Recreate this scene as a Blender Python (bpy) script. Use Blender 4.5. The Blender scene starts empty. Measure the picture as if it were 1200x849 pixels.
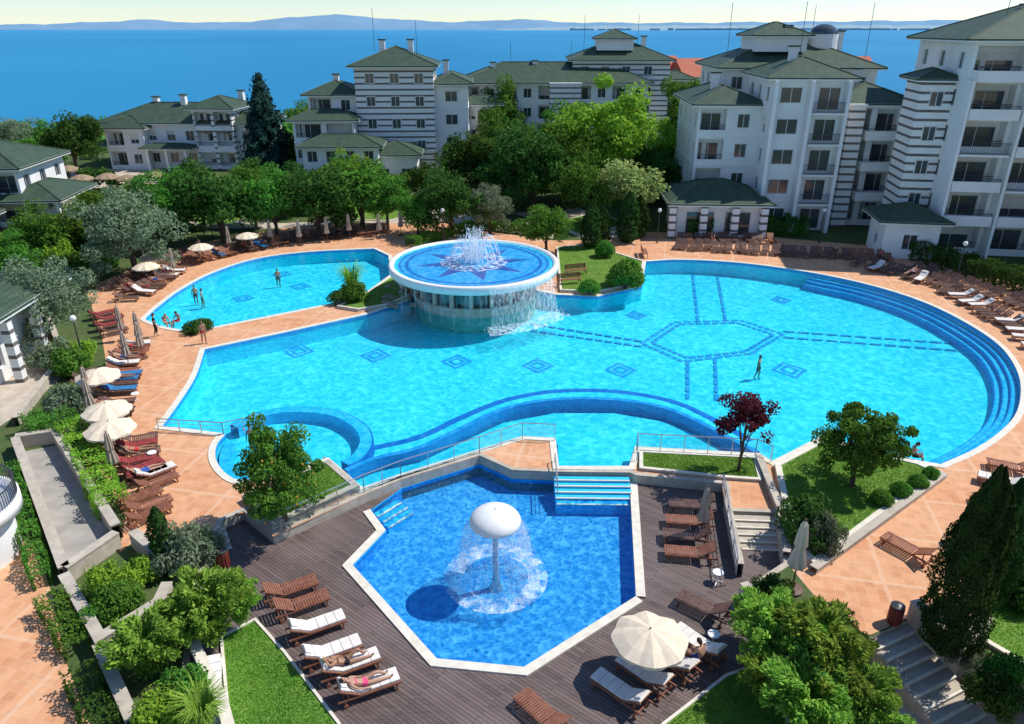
import bpy, math, random
import numpy as np
from mathutils import Vector, Matrix, geometry
random.seed(5); rng=np.random.default_rng(5)
F=867.0; TH=math.radians(24.3); CH=20.0; DZ=-0.45
# ---- survey helper: bearing + depression angle measured from the balcony -> position on a level plane
def site(u,v,z=0.0):
    a=(u-600)/F; b=-(v-424.5)/F
    dy=math.cos(TH)+b*math.sin(TH); dz=-math.sin(TH)+b*math.cos(TH)
    t=(z-CH)/dz
    return Vector((a*t,dy*t,z))
def ztop(y,v): return CH-y*math.tan(TH+math.atan((v-424.5)/F))
def mpp(y,z=0): return (y*math.cos(TH)+(CH-z)*math.sin(TH))/F
def S(pts,z=0.0): return [site(p[0],p[1],z) for p in pts]
def cr(pts,n=6):
    P=[Vector(p) for p in pts]; P=[2*P[0]-P[1]]+P+[2*P[-1]-P[-2]]; out=[]
    for i in range(1,len(P)-2):
        for k in range(n):
            t=k/n; a,b,c,d=P[i-1],P[i],P[i+1],P[i+2]
            out.append(0.5*((2*b)+(c-a)*t+(2*a-5*b+4*c-d)*t*t+(3*b-a-3*c+d)*t**3))
    out.append(P[-2]); return [tuple(p) for p in out]
# ---------------- materials
def newmat(name):
    m=bpy.data.materials.new(name); m.use_nodes=True; nt=m.node_tree
    for n in list(nt.nodes): nt.nodes.remove(n)
    o=nt.nodes.new('ShaderNodeOutputMaterial'); return m,nt,o
def N(nt,t,**k):
    n=nt.nodes.new(t)
    for a,b in k.items():
        if a in n.inputs.keys(): n.inputs[a].default_value=b
        else: setattr(n,a,b)
    return n
def c4(c): return (c[0],c[1],c[2],1)
def mixc(nt,fac,a,b,mode='MIX'):
    n=nt.nodes.new('ShaderNodeMix'); n.data_type='RGBA'; n.blend_type=mode
    for s,v in ((n.inputs[0],fac),(n.inputs[6],a),(n.inputs[7],b)):
        if hasattr(v,'default_value') or hasattr(v,'is_output'): nt.links.new(v,s)
        elif isinstance(v,(int,float)): s.default_value=v
        else: s.default_value=c4(v)
    return n.outputs[2]
def math_(nt,op,a,b=0.0,c=None):
    n=nt.nodes.new('ShaderNodeMath'); n.operation=op
    for i,v in enumerate((a,b) if c is None else (a,b,c)):
        if isinstance(v,(int,float)): n.inputs[i].default_value=v
        else: nt.links.new(v,n.inputs[i])
    return n.outputs[0]
def ramp(nt,src,a,b):
    n=nt.nodes.new('ShaderNodeMapRange'); n.inputs[1].default_value=a; n.inputs[2].default_value=b
    nt.links.new(src,n.inputs[0]); return n.outputs[0]
def coords(nt,rot=0,scale=(1,1,1),which='Object'):
    t=N(nt,'ShaderNodeTexCoord'); m=N(nt,'ShaderNodeMapping')
    m.inputs['Rotation'].default_value=(0,0,rot); m.inputs['Scale'].default_value=scale
    nt.links.new(t.outputs[which],m.inputs['Vector']); return m.outputs[0]
def noise(nt,vec,scale,detail=3,rough=.55):
    n=N(nt,'ShaderNodeTexNoise'); n.inputs['Scale'].default_value=scale; n.inputs['Detail'].default_value=detail; n.inputs['Roughness'].default_value=rough
    nt.links.new(vec,n.inputs['Vector']); return n.outputs['Fac']
def bump(nt,h,strength,dist):
    n=N(nt,'ShaderNodeBump'); n.inputs['Strength'].default_value=strength; n.inputs['Distance'].default_value=dist
    nt.links.new(h,n.inputs['Height']); return n.outputs[0]
def principled(nt,o,col,rough=.6,spec=.4,nrm=None,metal=0):
    p=N(nt,'ShaderNodeBsdfPrincipled'); p.inputs['Roughness'].default_value=rough; p.inputs['Specular IOR Level'].default_value=spec
    p.inputs['Metallic'].default_value=metal
    if isinstance(col,tuple): p.inputs['Base Color'].default_value=c4(col)
    else: nt.links.new(col,p.inputs['Base Color'])
    if nrm: nt.links.new(nrm,p.inputs['Normal'])
    nt.links.new(p.outputs[0],o.inputs[0]); return p
def simple(name,a,b=None,scale=3,rough=.7,spec=.3,bmp=0,metal=0,big=None):
    m,nt,o=newmat(name)
    if b is None: b=tuple(x*.8 for x in a)
    v=coords(nt); f=ramp(nt,noise(nt,v,scale,1),.3,.7); col=mixc(nt,f,a,b)
    if big:
        f2=ramp(nt,noise(nt,v,big[0],3),.4,.7); col=mixc(nt,math_(nt,'MULTIPLY',f2,big[2]),col,big[1])
    nr=bump(nt,noise(nt,v,scale*6,1),bmp,.02) if bmp else None
    principled(nt,o,col,rough,spec,nr,metal); return m
def leafmat(name,a,b,c=None,trans=.25):
    m,nt,o=newmat(name); g=N(nt,'ShaderNodeNewGeometry'); oi=N(nt,'ShaderNodeObjectInfo')
    v=coords(nt); f=ramp(nt,noise(nt,v,.9,1),.35,.65)
    col=mixc(nt,f,a,b); col=mixc(nt,math_(nt,'MULTIPLY',g.outputs['Random Per Island'],.55),col,c or tuple(x*1.7 for x in b))
    h=N(nt,'ShaderNodeHueSaturation'); h.inputs['Hue'].default_value=.5
    nt.links.new(math_(nt,'MULTIPLY_ADD',oi.outputs['Random'],.05,.475),h.inputs['Hue'])
    nt.links.new(math_(nt,'MULTIPLY_ADD',oi.outputs['Random'],.50,.72),h.inputs['Value'])
    nt.links.new(col,h.inputs['Color']); col=h.outputs[0]
    p=N(nt,'ShaderNodeBsdfDiffuse')
    nt.links.new(col,p.inputs['Color']); t=N(nt,'ShaderNodeBsdfTranslucent')
    hs=N(nt,'ShaderNodeHueSaturation'); hs.inputs['Hue'].default_value=.485; hs.inputs['Value'].default_value=1.7; nt.links.new(col,hs.inputs['Color']); nt.links.new(hs.outputs[0],t.inputs[0])
    x=N(nt,'ShaderNodeMixShader'); x.inputs[0].default_value=trans
    nt.links.new(p.outputs[0],x.inputs[1]); nt.links.new(t.outputs[0],x.inputs[2]); nt.links.new(x.outputs[0],o.inputs[0]); return m
def brick(nt,vec,w,h,mortar,offset=.5):
    b=N(nt,'ShaderNodeTexBrick'); b.offset=offset; b.inputs['Scale'].default_value=1; b.inputs['Brick Width'].default_value=w; b.inputs['Row Height'].default_value=h
    b.inputs['Mortar Size'].default_value=mortar; b.inputs['Mortar Smooth'].default_value=.2
    b.inputs['Color1'].default_value=(0,0,0,1); b.inputs['Color2'].default_value=(1,1,1,1); b.inputs['Mortar'].default_value=(.5,.5,.5,1)
    nt.links.new(vec,b.inputs['Vector']); return b
def m_terrace():
    m,nt,o=newmat('terracotta_paving'); v=coords(nt,math.radians(12))
    b=brick(nt,v,.4,.4,.012,0); col=mixc(nt,b.outputs['Color'],(.57,.25,.115),(.69,.35,.18))
    col=mixc(nt,math_(nt,'MULTIPLY',ramp(nt,noise(nt,v,.35,3),.35,.75),.5),col,(.76,.48,.30))
    col=mixc(nt,math_(nt,'MULTIPLY',ramp(nt,noise(nt,v,2.5,2),.5,.75),.35),col,(.34,.17,.10))
    col=mixc(nt,math_(nt,'MULTIPLY',b.outputs['Fac'],.6),col,(.6,.42,.29))
    b2=brick(nt,v,3.2,3.2,.10,0); col=mixc(nt,math_(nt,'MULTIPLY',b2.outputs['Fac'],.3),col,(.76,.55,.40))
    principled(nt,o,col,.75,.2); return m
def m_deck():
    m,nt,o=newmat('dark_wood_decking'); v=coords(nt,math.radians(38))
    b=brick(nt,v,3.4,.145,.010,.37); st=coords(nt,math.radians(38),(1.2,14,1))
    col=mixc(nt,b.outputs['Color'],(.080,.056,.050),(.155,.115,.105))
    col=mixc(nt,math_(nt,'MULTIPLY',ramp(nt,noise(nt,st,1.0,3),.3,.7),.5),col,(.19,.145,.13))
    col=mixc(nt,math_(nt,'MULTIPLY',ramp(nt,noise(nt,v,.5,3),.45,.7),.45),col,(.23,.18,.165))
    col=mixc(nt,b.outputs['Fac'],col,(.015,.011,.010))
    principled(nt,o,col,.6,.3); return m
def m_mosaic(name,a,b,c,rough=.3):
    m,nt,o=newmat(name); v=coords(nt)
    t=brick(nt,v,.1,.1,.006,0); col=mixc(nt,t.outputs['Color'],a,b)
    col=mixc(nt,math_(nt,'MULTIPLY',ramp(nt,noise(nt,v,.35,2),.3,.7),.6),col,c)
    d=N(nt,'ShaderNodeBsdfDiffuse'); nt.links.new(col,d.inputs[0]); nt.links.new(d.outputs[0],o.inputs[0]); return m
def m_poolwater(name,dark,light,scale=2.2,bs=.35,dist=.55,soft=.5):
    m,nt,o=newmat(name); v=coords(nt)
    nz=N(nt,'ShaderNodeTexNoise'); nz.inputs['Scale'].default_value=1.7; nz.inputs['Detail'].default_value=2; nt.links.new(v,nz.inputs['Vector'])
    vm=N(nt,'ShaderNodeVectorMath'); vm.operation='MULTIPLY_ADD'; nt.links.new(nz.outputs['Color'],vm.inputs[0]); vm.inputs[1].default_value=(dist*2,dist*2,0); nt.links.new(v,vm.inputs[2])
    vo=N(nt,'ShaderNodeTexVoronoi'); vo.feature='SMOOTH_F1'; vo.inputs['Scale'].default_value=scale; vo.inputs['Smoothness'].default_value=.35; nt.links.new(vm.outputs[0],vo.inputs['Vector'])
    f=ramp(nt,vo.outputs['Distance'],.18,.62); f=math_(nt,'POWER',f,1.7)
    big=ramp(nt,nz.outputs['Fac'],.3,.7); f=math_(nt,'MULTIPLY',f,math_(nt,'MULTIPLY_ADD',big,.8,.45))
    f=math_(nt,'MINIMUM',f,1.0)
    col=mixc(nt,f,dark,light)  # caustic-like light network painted into the transparent tint, brightest at cell edges
    tr=N(nt,'ShaderNodeBsdfTransparent'); nt.links.new(col,tr.inputs[0])
    h=noise(nt,v,4.0,1); nr=bump(nt,h,bs,.12)
    gl=N(nt,'ShaderNodeBsdfGlossy'); gl.inputs['Roughness'].default_value=.12; nt.links.new(nr,gl.inputs['Normal']); gl.inputs['Color'].default_value=(.9,.95,1,1)
    fr=N(nt,'ShaderNodeFresnel'); fr.inputs['IOR'].default_value=1.33; nt.links.new(nr,fr.inputs['Normal'])
    x=N(nt,'ShaderNodeMixShader'); nt.links.new(fr.outputs[0],x.inputs[0]); nt.links.new(tr.outputs[0],x.inputs[1]); nt.links.new(gl.outputs[0],x.inputs[2]); nt.links.new(x.outputs[0],o.inputs[0]); return m
def m_spray(name,dens,scale=(6,6,1.2),lo=.35,hi=.75):
    m,nt,o=newmat(name); v=coords(nt,0,scale)
    f=math_(nt,'MULTIPLY',ramp(nt,noise(nt,v,1.5,2),lo,hi),dens)
    d=N(nt,'ShaderNodeBsdfDiffuse'); d.inputs['Color'].default_value=(.85,.93,.97,1)
    tr=N(nt,'ShaderNodeBsdfTransparent'); x=N(nt,'ShaderNodeMixShader'); nt.links.new(f,x.inputs[0]); nt.links.new(tr.outputs[0],x.inputs[1]); nt.links.new(d.outputs[0],x.inputs[2]); nt.links.new(x.outputs[0],o.inputs[0]); return m
def m_glass(name):
    m,nt,o=newmat(name); g=N(nt,'ShaderNodeBsdfGlossy'); g.inputs['Roughness'].default_value=.03; tr=N(nt,'ShaderNodeBsdfTransparent'); tr.inputs[0].default_value=(.85,.94,.94,1)
    x=N(nt,'ShaderNodeMixShader'); x.inputs[0].default_value=.08; nt.links.new(tr.outputs[0],x.inputs[1]); nt.links.new(g.outputs[0],x.inputs[2]); nt.links.new(x.outputs[0],o.inputs[0]); return m
def m_striped():
    m,nt,o=newmat('striped_brick_wall'); t=N(nt,'ShaderNodeTexCoord'); s=N(nt,'ShaderNodeSeparateXYZ'); nt.links.new(t.outputs['Object'],s.inputs[0])
    fr=math_(nt,'FRACT',math_(nt,'DIVIDE',s.outputs[2],.80)); k=math_(nt,'LESS_THAN',fr,.30)
    n=ramp(nt,noise(nt,t.outputs['Object'],2,1),.3,.7); w=mixc(nt,n,(.84,.83,.81),(.76,.75,.73)); d=mixc(nt,n,(.12,.10,.095),(.19,.165,.15))
    principled(nt,o,mixc(nt,k,w,d),.7,.3); return m
def m_roof():
    m,nt,o=newmat('green_roof_tiles'); t=N(nt,'ShaderNodeTexCoord'); s=N(nt,'ShaderNodeSeparateXYZ'); nt.links.new(t.outputs['Object'],s.inputs[0])
    fr=math_(nt,'FRACT',math_(nt,'DIVIDE',s.outputs[2],.15)); k=ramp(nt,fr,0,.35)
    u=math_(nt,'FRACT',math_(nt,'DIVIDE',math_(nt,'ADD',s.outputs[0],s.outputs[1]),.4)); k2=ramp(nt,u,0,.25)
    kk=math_(nt,'MULTIPLY',math_(nt,'MULTIPLY_ADD',k,.6,.4),math_(nt,'MULTIPLY_ADD',k2,.5,.5))
    n=ramp(nt,noise(nt,t.outputs['Object'],1.2,3),.3,.7); c=mixc(nt,n,(.040,.075,.048),(.075,.11,.07))
    c=mixc(nt,kk,(.015,.024,.02),c); principled(nt,o,c,.6,.2); return m
def m_sea():
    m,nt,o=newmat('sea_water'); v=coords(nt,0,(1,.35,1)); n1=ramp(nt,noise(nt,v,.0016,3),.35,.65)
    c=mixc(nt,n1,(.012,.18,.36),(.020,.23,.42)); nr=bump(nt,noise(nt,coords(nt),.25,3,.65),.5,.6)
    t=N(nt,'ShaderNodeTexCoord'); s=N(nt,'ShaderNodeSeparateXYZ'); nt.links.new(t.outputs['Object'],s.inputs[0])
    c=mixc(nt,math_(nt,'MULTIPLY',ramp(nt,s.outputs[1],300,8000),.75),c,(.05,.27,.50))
    principled(nt,o,c,.6,.12,nr); return m
def m_grass(name,a,b):
    m,nt,o=newmat(name); v=coords(nt); c=mixc(nt,ramp(nt,noise(nt,v,1.1,4),.3,.7),a,b)
    c=mixc(nt,math_(nt,'MULTIPLY',ramp(nt,noise(nt,v,9,2),.4,.7),.5),c,tuple(x*.55 for x in a)); principled(nt,o,c,.85,.1); return m

M=dict(
 terr=m_terrace(),deck=m_deck(),roof=m_roof(),strip=m_striped(),sea=m_sea(),
 grass=m_grass('lawn_grass',(.10,.21,.03),(.18,.30,.055)),ground=m_grass('ground_soil_and_grass',(.06,.11,.03),(.12,.14,.06)),
 blade=leafmat('grass_blades',(.09,.20,.025),(.16,.28,.04)),
 wall=simple('white_plaster',(.86,.85,.83),(.78,.77,.75),.5,.75,.25,0,big=(.15,(.67,.66,.63),.35)),
 stone=simple('cream_stone',(.55,.49,.40),(.42,.37,.30),2.5,.8,.2,.3,big=(.5,(.33,.29,.24),.4)),
 coping=simple('cream_coping',(.76,.71,.60),(.64,.59,.49),3,.6,.3,0),
 path=simple('stone_path',(.56,.48,.39),(.44,.37,.30),1.5,.8,.2,0),
 court=simple('grey_paving',(.40,.37,.33),(.30,.28,.25),1.2,.85,.2,0),
 floorM=m_mosaic('cyan_pool_mosaic',(.045,.66,.78),(.09,.76,.86),(.035,.58,.74)),
 floorF=m_mosaic('blue_pool_mosaic',(.055,.37,.68),(.11,.50,.80),(.055,.38,.70)),
 navy=m_mosaic('navy_mosaic',(.010,.14,.45),(.02,.22,.58),(.015,.17,.52)),
 midblue=m_mosaic('mid_blue_mosaic',(.02,.27,.62),(.035,.38,.72),(.025,.33,.66)),
 tread=m_mosaic('pool_step_mosaic',(.03,.46,.74),(.05,.56,.82),(.04,.49,.76)),
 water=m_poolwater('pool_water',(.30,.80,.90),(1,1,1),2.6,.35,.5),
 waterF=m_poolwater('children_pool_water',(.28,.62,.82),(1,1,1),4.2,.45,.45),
 spray=m_spray('falling_water',.55),foam=m_spray('water_foam',.85,(2,2,2),.4,.8),curtain=m_spray('water_curtain',.30,(5,5,.8),.3,.8),
 drop=simple('water_droplets',(.9,.95,.98),(.85,.92,.97),5,.15,.5),
 glass=m_glass('railing_glass'),
 win=simple('window_glass',(.035,.05,.06),(.07,.085,.09),.3,.08,.8),
 frame=simple('white_window_frame',(.75,.75,.74),None,4,.5),
 dark=simple('dark_metal',(.03,.03,.035),(.05,.05,.05),4,.4,.5),
 steel=simple('steel_rail',(.55,.57,.58),(.45,.47,.48),6,.3,.5,metal=.7),
 wood=simple('lounger_wood',(.22,.085,.05),(.32,.13,.075),7,.5,.35,0),
 woodd=simple('dark_lounger_wood',(.10,.055,.045),(.17,.09,.065),7,.5,.35,0),
 cush=simple('cream_cushion',(.78,.73,.67),(.68,.63,.58),4,.9,.1,0),
 towel=simple('dark_red_towel',(.30,.06,.055),(.22,.04,.045),6,.95,.1,0),
 towelb=simple('blue_towel',(.05,.20,.42),(.04,.15,.34),6,.95,.1,0),
 canvas=simple('cream_canvas',(.78,.66,.50),(.70,.59,.44),4,.85,.15,0),
 taupe=simple('taupe_canvas',(.46,.37,.29),(.38,.30,.23),4,.85,.15,0),
 thatch=simple('thatch',(.36,.27,.17),(.26,.19,.12),5,.9,.1,.3),
 bark=simple('tree_bark',(.13,.09,.06),(.07,.05,.035),6,.9,.1,0),
 white=simple('white_paint',(.82,.82,.80),(.76,.76,.74),3,.35,.5),
 redroof=simple('red_roof_tiles',(.42,.11,.06),(.5,.17,.1),3,.7,.2,0),
 rock=simple('garden_rock',(.35,.30,.25),(.2,.17,.14),2,.9,.2,.6),
 hills=simple('hazy_hills',(.19,.33,.47),(.16,.30,.44),.002,1,0),  # aerial haze of hills and coast is put into their base colours
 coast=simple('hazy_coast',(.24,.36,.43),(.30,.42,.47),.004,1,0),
 bin=simple('red_brown_bin',(.25,.05,.03),(.18,.04,.03),5,.5),
 L_dark=leafmat('leaves_dark',(.026,.075,.016),(.05,.12,.024)),
 L_mid=leafmat('leaves_mid',(.05,.13,.02),(.09,.20,.03)),
 L_bright=leafmat('leaves_bright',(.14,.29,.03),(.21,.38,.04),(.34,.50,.06)),
 L_yel=leafmat('leaves_yellowish',(.18,.23,.07),(.27,.32,.11)),
 L_olive=leafmat('leaves_olive',(.10,.15,.085),(.16,.21,.12),(.28,.33,.21)),
 L_red=leafmat('leaves_plum',(.06,.014,.025),(.11,.025,.035),(.18,.05,.05)),
 L_spr=leafmat('needles_spruce',(.013,.042,.036),(.025,.062,.05),(.05,.11,.085),.1),
 L_thu=leafmat('needles_thuja',(.018,.05,.015),(.035,.085,.02),(.07,.13,.03),.1),
 L_jun=leafmat('needles_juniper',(.13,.26,.035),(.20,.36,.05),(.38,.52,.09),.25),
 orange=simple('orange_fruit',(.65,.22,.02),(.6,.3,.03),5,.5),
)
# ---------------- mesh builder
class MB:
    def __init__(s): s.v=[];s.f=[];s.m=[]
    def add(s,vs,fs,mi=0):
        o=len(s.v); s.v+=[tuple(p) for p in vs]; s.f+=[tuple(i+o for i in f) for f in fs]; s.m+=[mi]*len(fs)
    def box(s,x0,x1,y0,y1,z0,z1,mi=0,T=None):
        vs=[Vector((x,y,z)) for z in (z0,z1) for y in (y0,y1) for x in (x0,x1)]
        if T: vs=[T@p for p in vs]
        s.add(vs,[(0,2,3,1),(4,5,7,6),(0,1,5,4),(2,6,7,3),(0,4,6,2),(1,3,7,5)],mi)
    def tube(s,pts,rad,n=6,mi=0):
        P=[Vector(p) for p in pts]; vs=[];fs=[]
        for i,p in enumerate(P):
            d=(P[min(i+1,len(P)-1)]-P[max(i-1,0)]); d=d.normalized() if d.length>1e-9 else Vector((0,0,1))
            a=d.cross(Vector((0,0,1)) if abs(d.z)<.9 else Vector((1,0,0))).normalized(); b=d.cross(a)
            r=rad[i] if isinstance(rad,(list,tuple)) else rad
            for k in range(n):
                t=2*math.pi*k/n; vs.append(p+a*math.cos(t)*r+b*math.sin(t)*r)
        for i in range(len(P)-1):
            for k in range(n):
                fs.append((i*n+k,i*n+(k+1)%n,(i+1)*n+(k+1)%n,(i+1)*n+k))
        fs.append(tuple(range(n-1,-1,-1))); fs.append(tuple((len(P)-1)*n+k for k in range(n)))
        s.add(vs,fs,mi)
    def lathe(s,prof,n=32,c=(0,0,0),mi=0):
        vs=[];fs=[]
        for r,z in prof:
            for k in range(n):
                t=2*math.pi*k/n; vs.append((c[0]+r*math.cos(t),c[1]+r*math.sin(t),c[2]+z))
        for i in range(len(prof)-1):
            for k in range(n): fs.append((i*n+k,i*n+(k+1)%n,(i+1)*n+(k+1)%n,(i+1)*n+k))
        s.add(vs,fs,mi)
    def ell(s,c,r,nu=12,nv=8,mi=0,T=None,z0=-1,jit=0):
        vs=[];fs=[]
        for j in range(nv+1):
            ph=math.asin(z0)+(math.pi/2-math.asin(z0))*j/nv
            for k in range(nu):
                t=2*math.pi*k/nu; q=1+jit*random.uniform(-1,1); p=Vector((r[0]*q*math.cos(ph)*math.cos(t),r[1]*q*math.cos(ph)*math.sin(t),r[2]*math.sin(ph)*q))
                if T: p=T@p
                vs.append(Vector(c)+p)
        for j in range(nv):
            for k in range(nu): fs.append((j*nu+k,j*nu+(k+1)%nu,(j+1)*nu+(k+1)%nu,(j+1)*nu+k))
        s.add(vs,fs,mi)
    def mesh(s,name,mats,smooth=False):
        me=bpy.data.meshes.new(name); me.from_pydata(s.v,[],s.f)
        for m in mats: me.materials.append(m)
        me.polygons.foreach_set('material_index',s.m)
        if smooth: me.polygons.foreach_set('use_smooth',[True]*len(s.f))
        me.update(); return me
    def obj(s,name,mats,parent=None,smooth=False,loc=(0,0,0),rot=0):
        return place(name,s.mesh(name,mats,smooth),loc,rot,parent)
def place(name,me,loc=(0,0,0),rot=0,parent=None,scale=(1,1,1)):
    o=bpy.data.objects.new(name,me); bpy.context.scene.collection.objects.link(o)
    o.location=loc; o.rotation_euler=(0,0,rot); o.scale=scale
    if parent: o.parent=parent
    return o
def empty(name,loc=(0,0,0),rot=0):
    o=place(name,None,loc,rot); o.empty_display_size=.5; return o
def area(L): return .5*sum(L[i].x*L[(i+1)%len(L)].y-L[(i+1)%len(L)].x*L[i].y for i in range(len(L)))
def ccw(L):
    L=[Vector(p) for p in L]; o=[L[0]]
    for p in L[1:]:
        if (p-o[-1]).length>.02: o.append(p)
    if (o[0]-o[-1]).length<.02: o.pop()
    return o if area(o)>0 else o[::-1]
def zset(L,z): return [Vector((p.x,p.y,z)) for p in L]
def sheetmb(mb,loops,z,mi=0):
    LL=[zset(ccw(l),z) for l in loops]; flat=[p for l in LL for p in l]
    tr=geometry.tessellate_polygon(LL); fs=[]
    for t in tr:
        a,b,c=[flat[i] for i in t]
        n=(b-a).cross(c-a)
        if abs(n.z)<1e-9: continue
        fs.append(t if n.z>0 else (t[0],t[2],t[1]))
    mb.add(flat,fs,mi)
def sheet(name,loops,z,mat,parent=None):
    mb=MB(); sheetmb(mb,loops,z); return mb.obj(name,[mat],parent)
def skirt(mb,L,z0,z1,mi=0,inward=False):
    L=ccw(L); n=len(L); vs=zset(L,z0)+zset(L,z1); fs=[]
    for i in range(n):
        j=(i+1)%n; f=(i,j,n+j,n+i); fs.append(f if not inward else f[::-1])
    mb.add(vs,fs,mi)
def offset(L,d,closed=True):
    n=len(L); out=[]
    for i in range(n):
        a=L[i-1] if (closed or i>0) else None; b=L[i]; c=L[(i+1)%n] if (closed or i<n-1) else None
        ns=[]
        for p,q in ((a,b),(b,c)):
            if p is None or q is None: continue
            e=(q-p); e.z=0
            if e.length<1e-6: continue
            e.normalize(); ns.append(Vector((e.y,-e.x,0)))
        nn=sum(ns,Vector((0,0,0)))
        if nn.length<1e-6: nn=ns[0]
        nn.normalize(); k=1/max(.45,nn.dot(ns[0])); out.append(b+nn*d*k)
    return out
def ribbon(mb,L,d0,d1,z0,z1,mi=0,closed=True,top=True):
    """solid ribbon between offsets d0,d1 (positive = outward for CCW loops)"""
    if closed: L=ccw(L)
    A=offset(L,d0,closed); B=offset(L,d1,closed); n=len(L); vs=zset(A,z1)+zset(B,z1)+zset(A,z0)+zset(B,z0); fs=[]
    for i in range(n if closed else n-1):
        j=(i+1)%n
        fs+=[(i,n+i,n+j,j)]
        if z1-z0>1e-4: fs+=[(n+i,3*n+i,3*n+j,n+j),(i,j,2*n+j,2*n+i)]
    mb.add(vs,fs,mi)
def prism(mb,L,z0,z1,mi_side=0,mi_top=None):
    skirt(mb,L,z0,z1,mi_side); sheetmb(mb,[L],z1,mi_side if mi_top is None else mi_top)

# ---------------- world, sun, camera
sc=bpy.context.scene
w=bpy.data.worlds.new('World'); sc.world=w; w.use_nodes=True; nt=w.node_tree; bg=nt.nodes['Background']
sk=nt.nodes.new('ShaderNodeTexSky'); sk.sky_type='NISHITA'; sk.sun_disc=False; EL=math.radians(52); AZ=math.radians(72)
sk.sun_elevation=EL; sk.sun_rotation=AZ; sk.air_density=1.0; sk.dust_density=0.0; sk.ozone_density=4.0; sk.altitude=0
bg.inputs[1].default_value=.135
nt.links.new(mixc(nt,1.0,sk.outputs[0],(.92,1.0,1.10),'MULTIPLY'),bg.inputs[0])
sun=bpy.data.lights.new('sun','SUN'); sun.energy=5.0; sun.angle=math.radians(.5); sun.color=(1,.955,.88)
so=bpy.data.objects.new('sun',sun); sc.collection.objects.link(so)
sd=Vector((math.sin(AZ)*math.cos(EL),math.cos(AZ)*math.cos(EL),math.sin(EL))); so.rotation_euler=sd.to_track_quat('Z','Y').to_euler(); so.location=(40,20,60)
cam=bpy.data.cameras.new('camera'); co=bpy.data.objects.new('camera',cam); sc.collection.objects.link(co); co.location=(0,0,CH); co.rotation_euler=(math.pi/2-TH,0,0)
cam.sensor_width=36; cam.lens=36*F/1200; cam.clip_end=90000; cam.clip_start=.1; sc.camera=co
sc.view_settings.view_transform='Standard'; sc.view_settings.look='None'; sc.view_settings.exposure=0

# ---------------- pools outlines
main_px=cr([(190,500),(213,468),(230,440),(240,410)])+[(330,391),(430,369),(470,356),(500,343),(600,335),(652,346),(700,348),(752,336)]+cr([(757,307),(800,305),(870,309),(950,320),(1020,335),(1080,354),(1130,378),(1170,405),(1190,432),(1196,458),(1190,486),(1170,508),(1140,528),(1102,545)])+[(1078,541),(962,512),(905,541),(890,532),(744,524),(737,547),(655,547),(651,514),(612,512),(560,528),(470,556),(425,572),(385,537)]+cr([(300,562),(278,563),(262,553),(253,538),(254,522),(264,509)])
main=ccw(S(main_px))
up_px=cr([(170,374),(185,360),(212,340),(250,320),(300,304),(360,296),(438,292)])+[(455,300),(458,322),(425,346),(385,357)]+cr([(250,384),(225,388),(195,384),(172,376)])
upper=ccw(S(up_px))
edge_px=[(428,580),(470,563),(562,535),(600,552),(649,554),(738,555)]
pit_a=[(262,610),(285,600),(320,628)]
pit_b=[(745,558),(848,568),(852,600),(908,602),(918,660),(872,690),(905,725),(960,849),(960,1100),(190,1100),(215,849),(225,760),(232,690)]
pit_px=pit_a+edge_px+pit_b
pit=ccw(S(pit_px))
fr_in=[(745,700),(614,783),(512,773),(413,663),(452,622),(434,598)]
front=ccw(zset(S(edge_px[1:],0)+S(fr_in,DZ),0))
low_px=[(1018,748),(1066,726),(1215,795),(1500,900),(1500,1100),(985,1100),(1000,820)]
low=ccw(S(low_px))

def pool(name,L,zd,depth,mfloor,mwater,wl=.05,cop=True):
    e=empty(name); mb=MB(); sheetmb(mb,[L],zd-depth); mb.obj('floor',[mfloor],e)
    mb=MB(); skirt(mb,L,zd-depth,zd,0,True); mb.obj('walls',[mfloor],e)
    mb=MB(); ribbon(mb,L,-.03,-.004,zd-.22,zd-.01); mb.obj('waterline_tiles',[M['midblue']],e)
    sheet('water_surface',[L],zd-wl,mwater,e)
    if cop: mb=MB(); ribbon(mb,L,.004,.34,-.2,.05); mb.obj('coping',[M['coping']],e)
    return e
mainE=pool('swimming_pool',main,0,1.3,M['floorM'],M['water'])
upE=pool('swimming_pool',upper,0,1.2,M['floorM'],M['water'])
frE=pool('children_swimming_pool',front,DZ,.7,M['floorF'],M['waterF'],.08,False)
mb=MB(); ribbon(mb,zset(S(fr_in,DZ),0),-.36,-.004,DZ-.2,DZ+.06,0,False)
mb.obj('coping',[M['coping']],frE)
p6=site(738,555,0); p7=site(745,700,DZ)
mb=MB(); ribbon(mb,[Vector((p6.x,p6.y-.1,0)),Vector((p7.x,p7.y,0))],-.38,-.006,DZ-.2,DZ+.058,0,False); mb.obj('coping_side',[M['coping']],frE)

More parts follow.
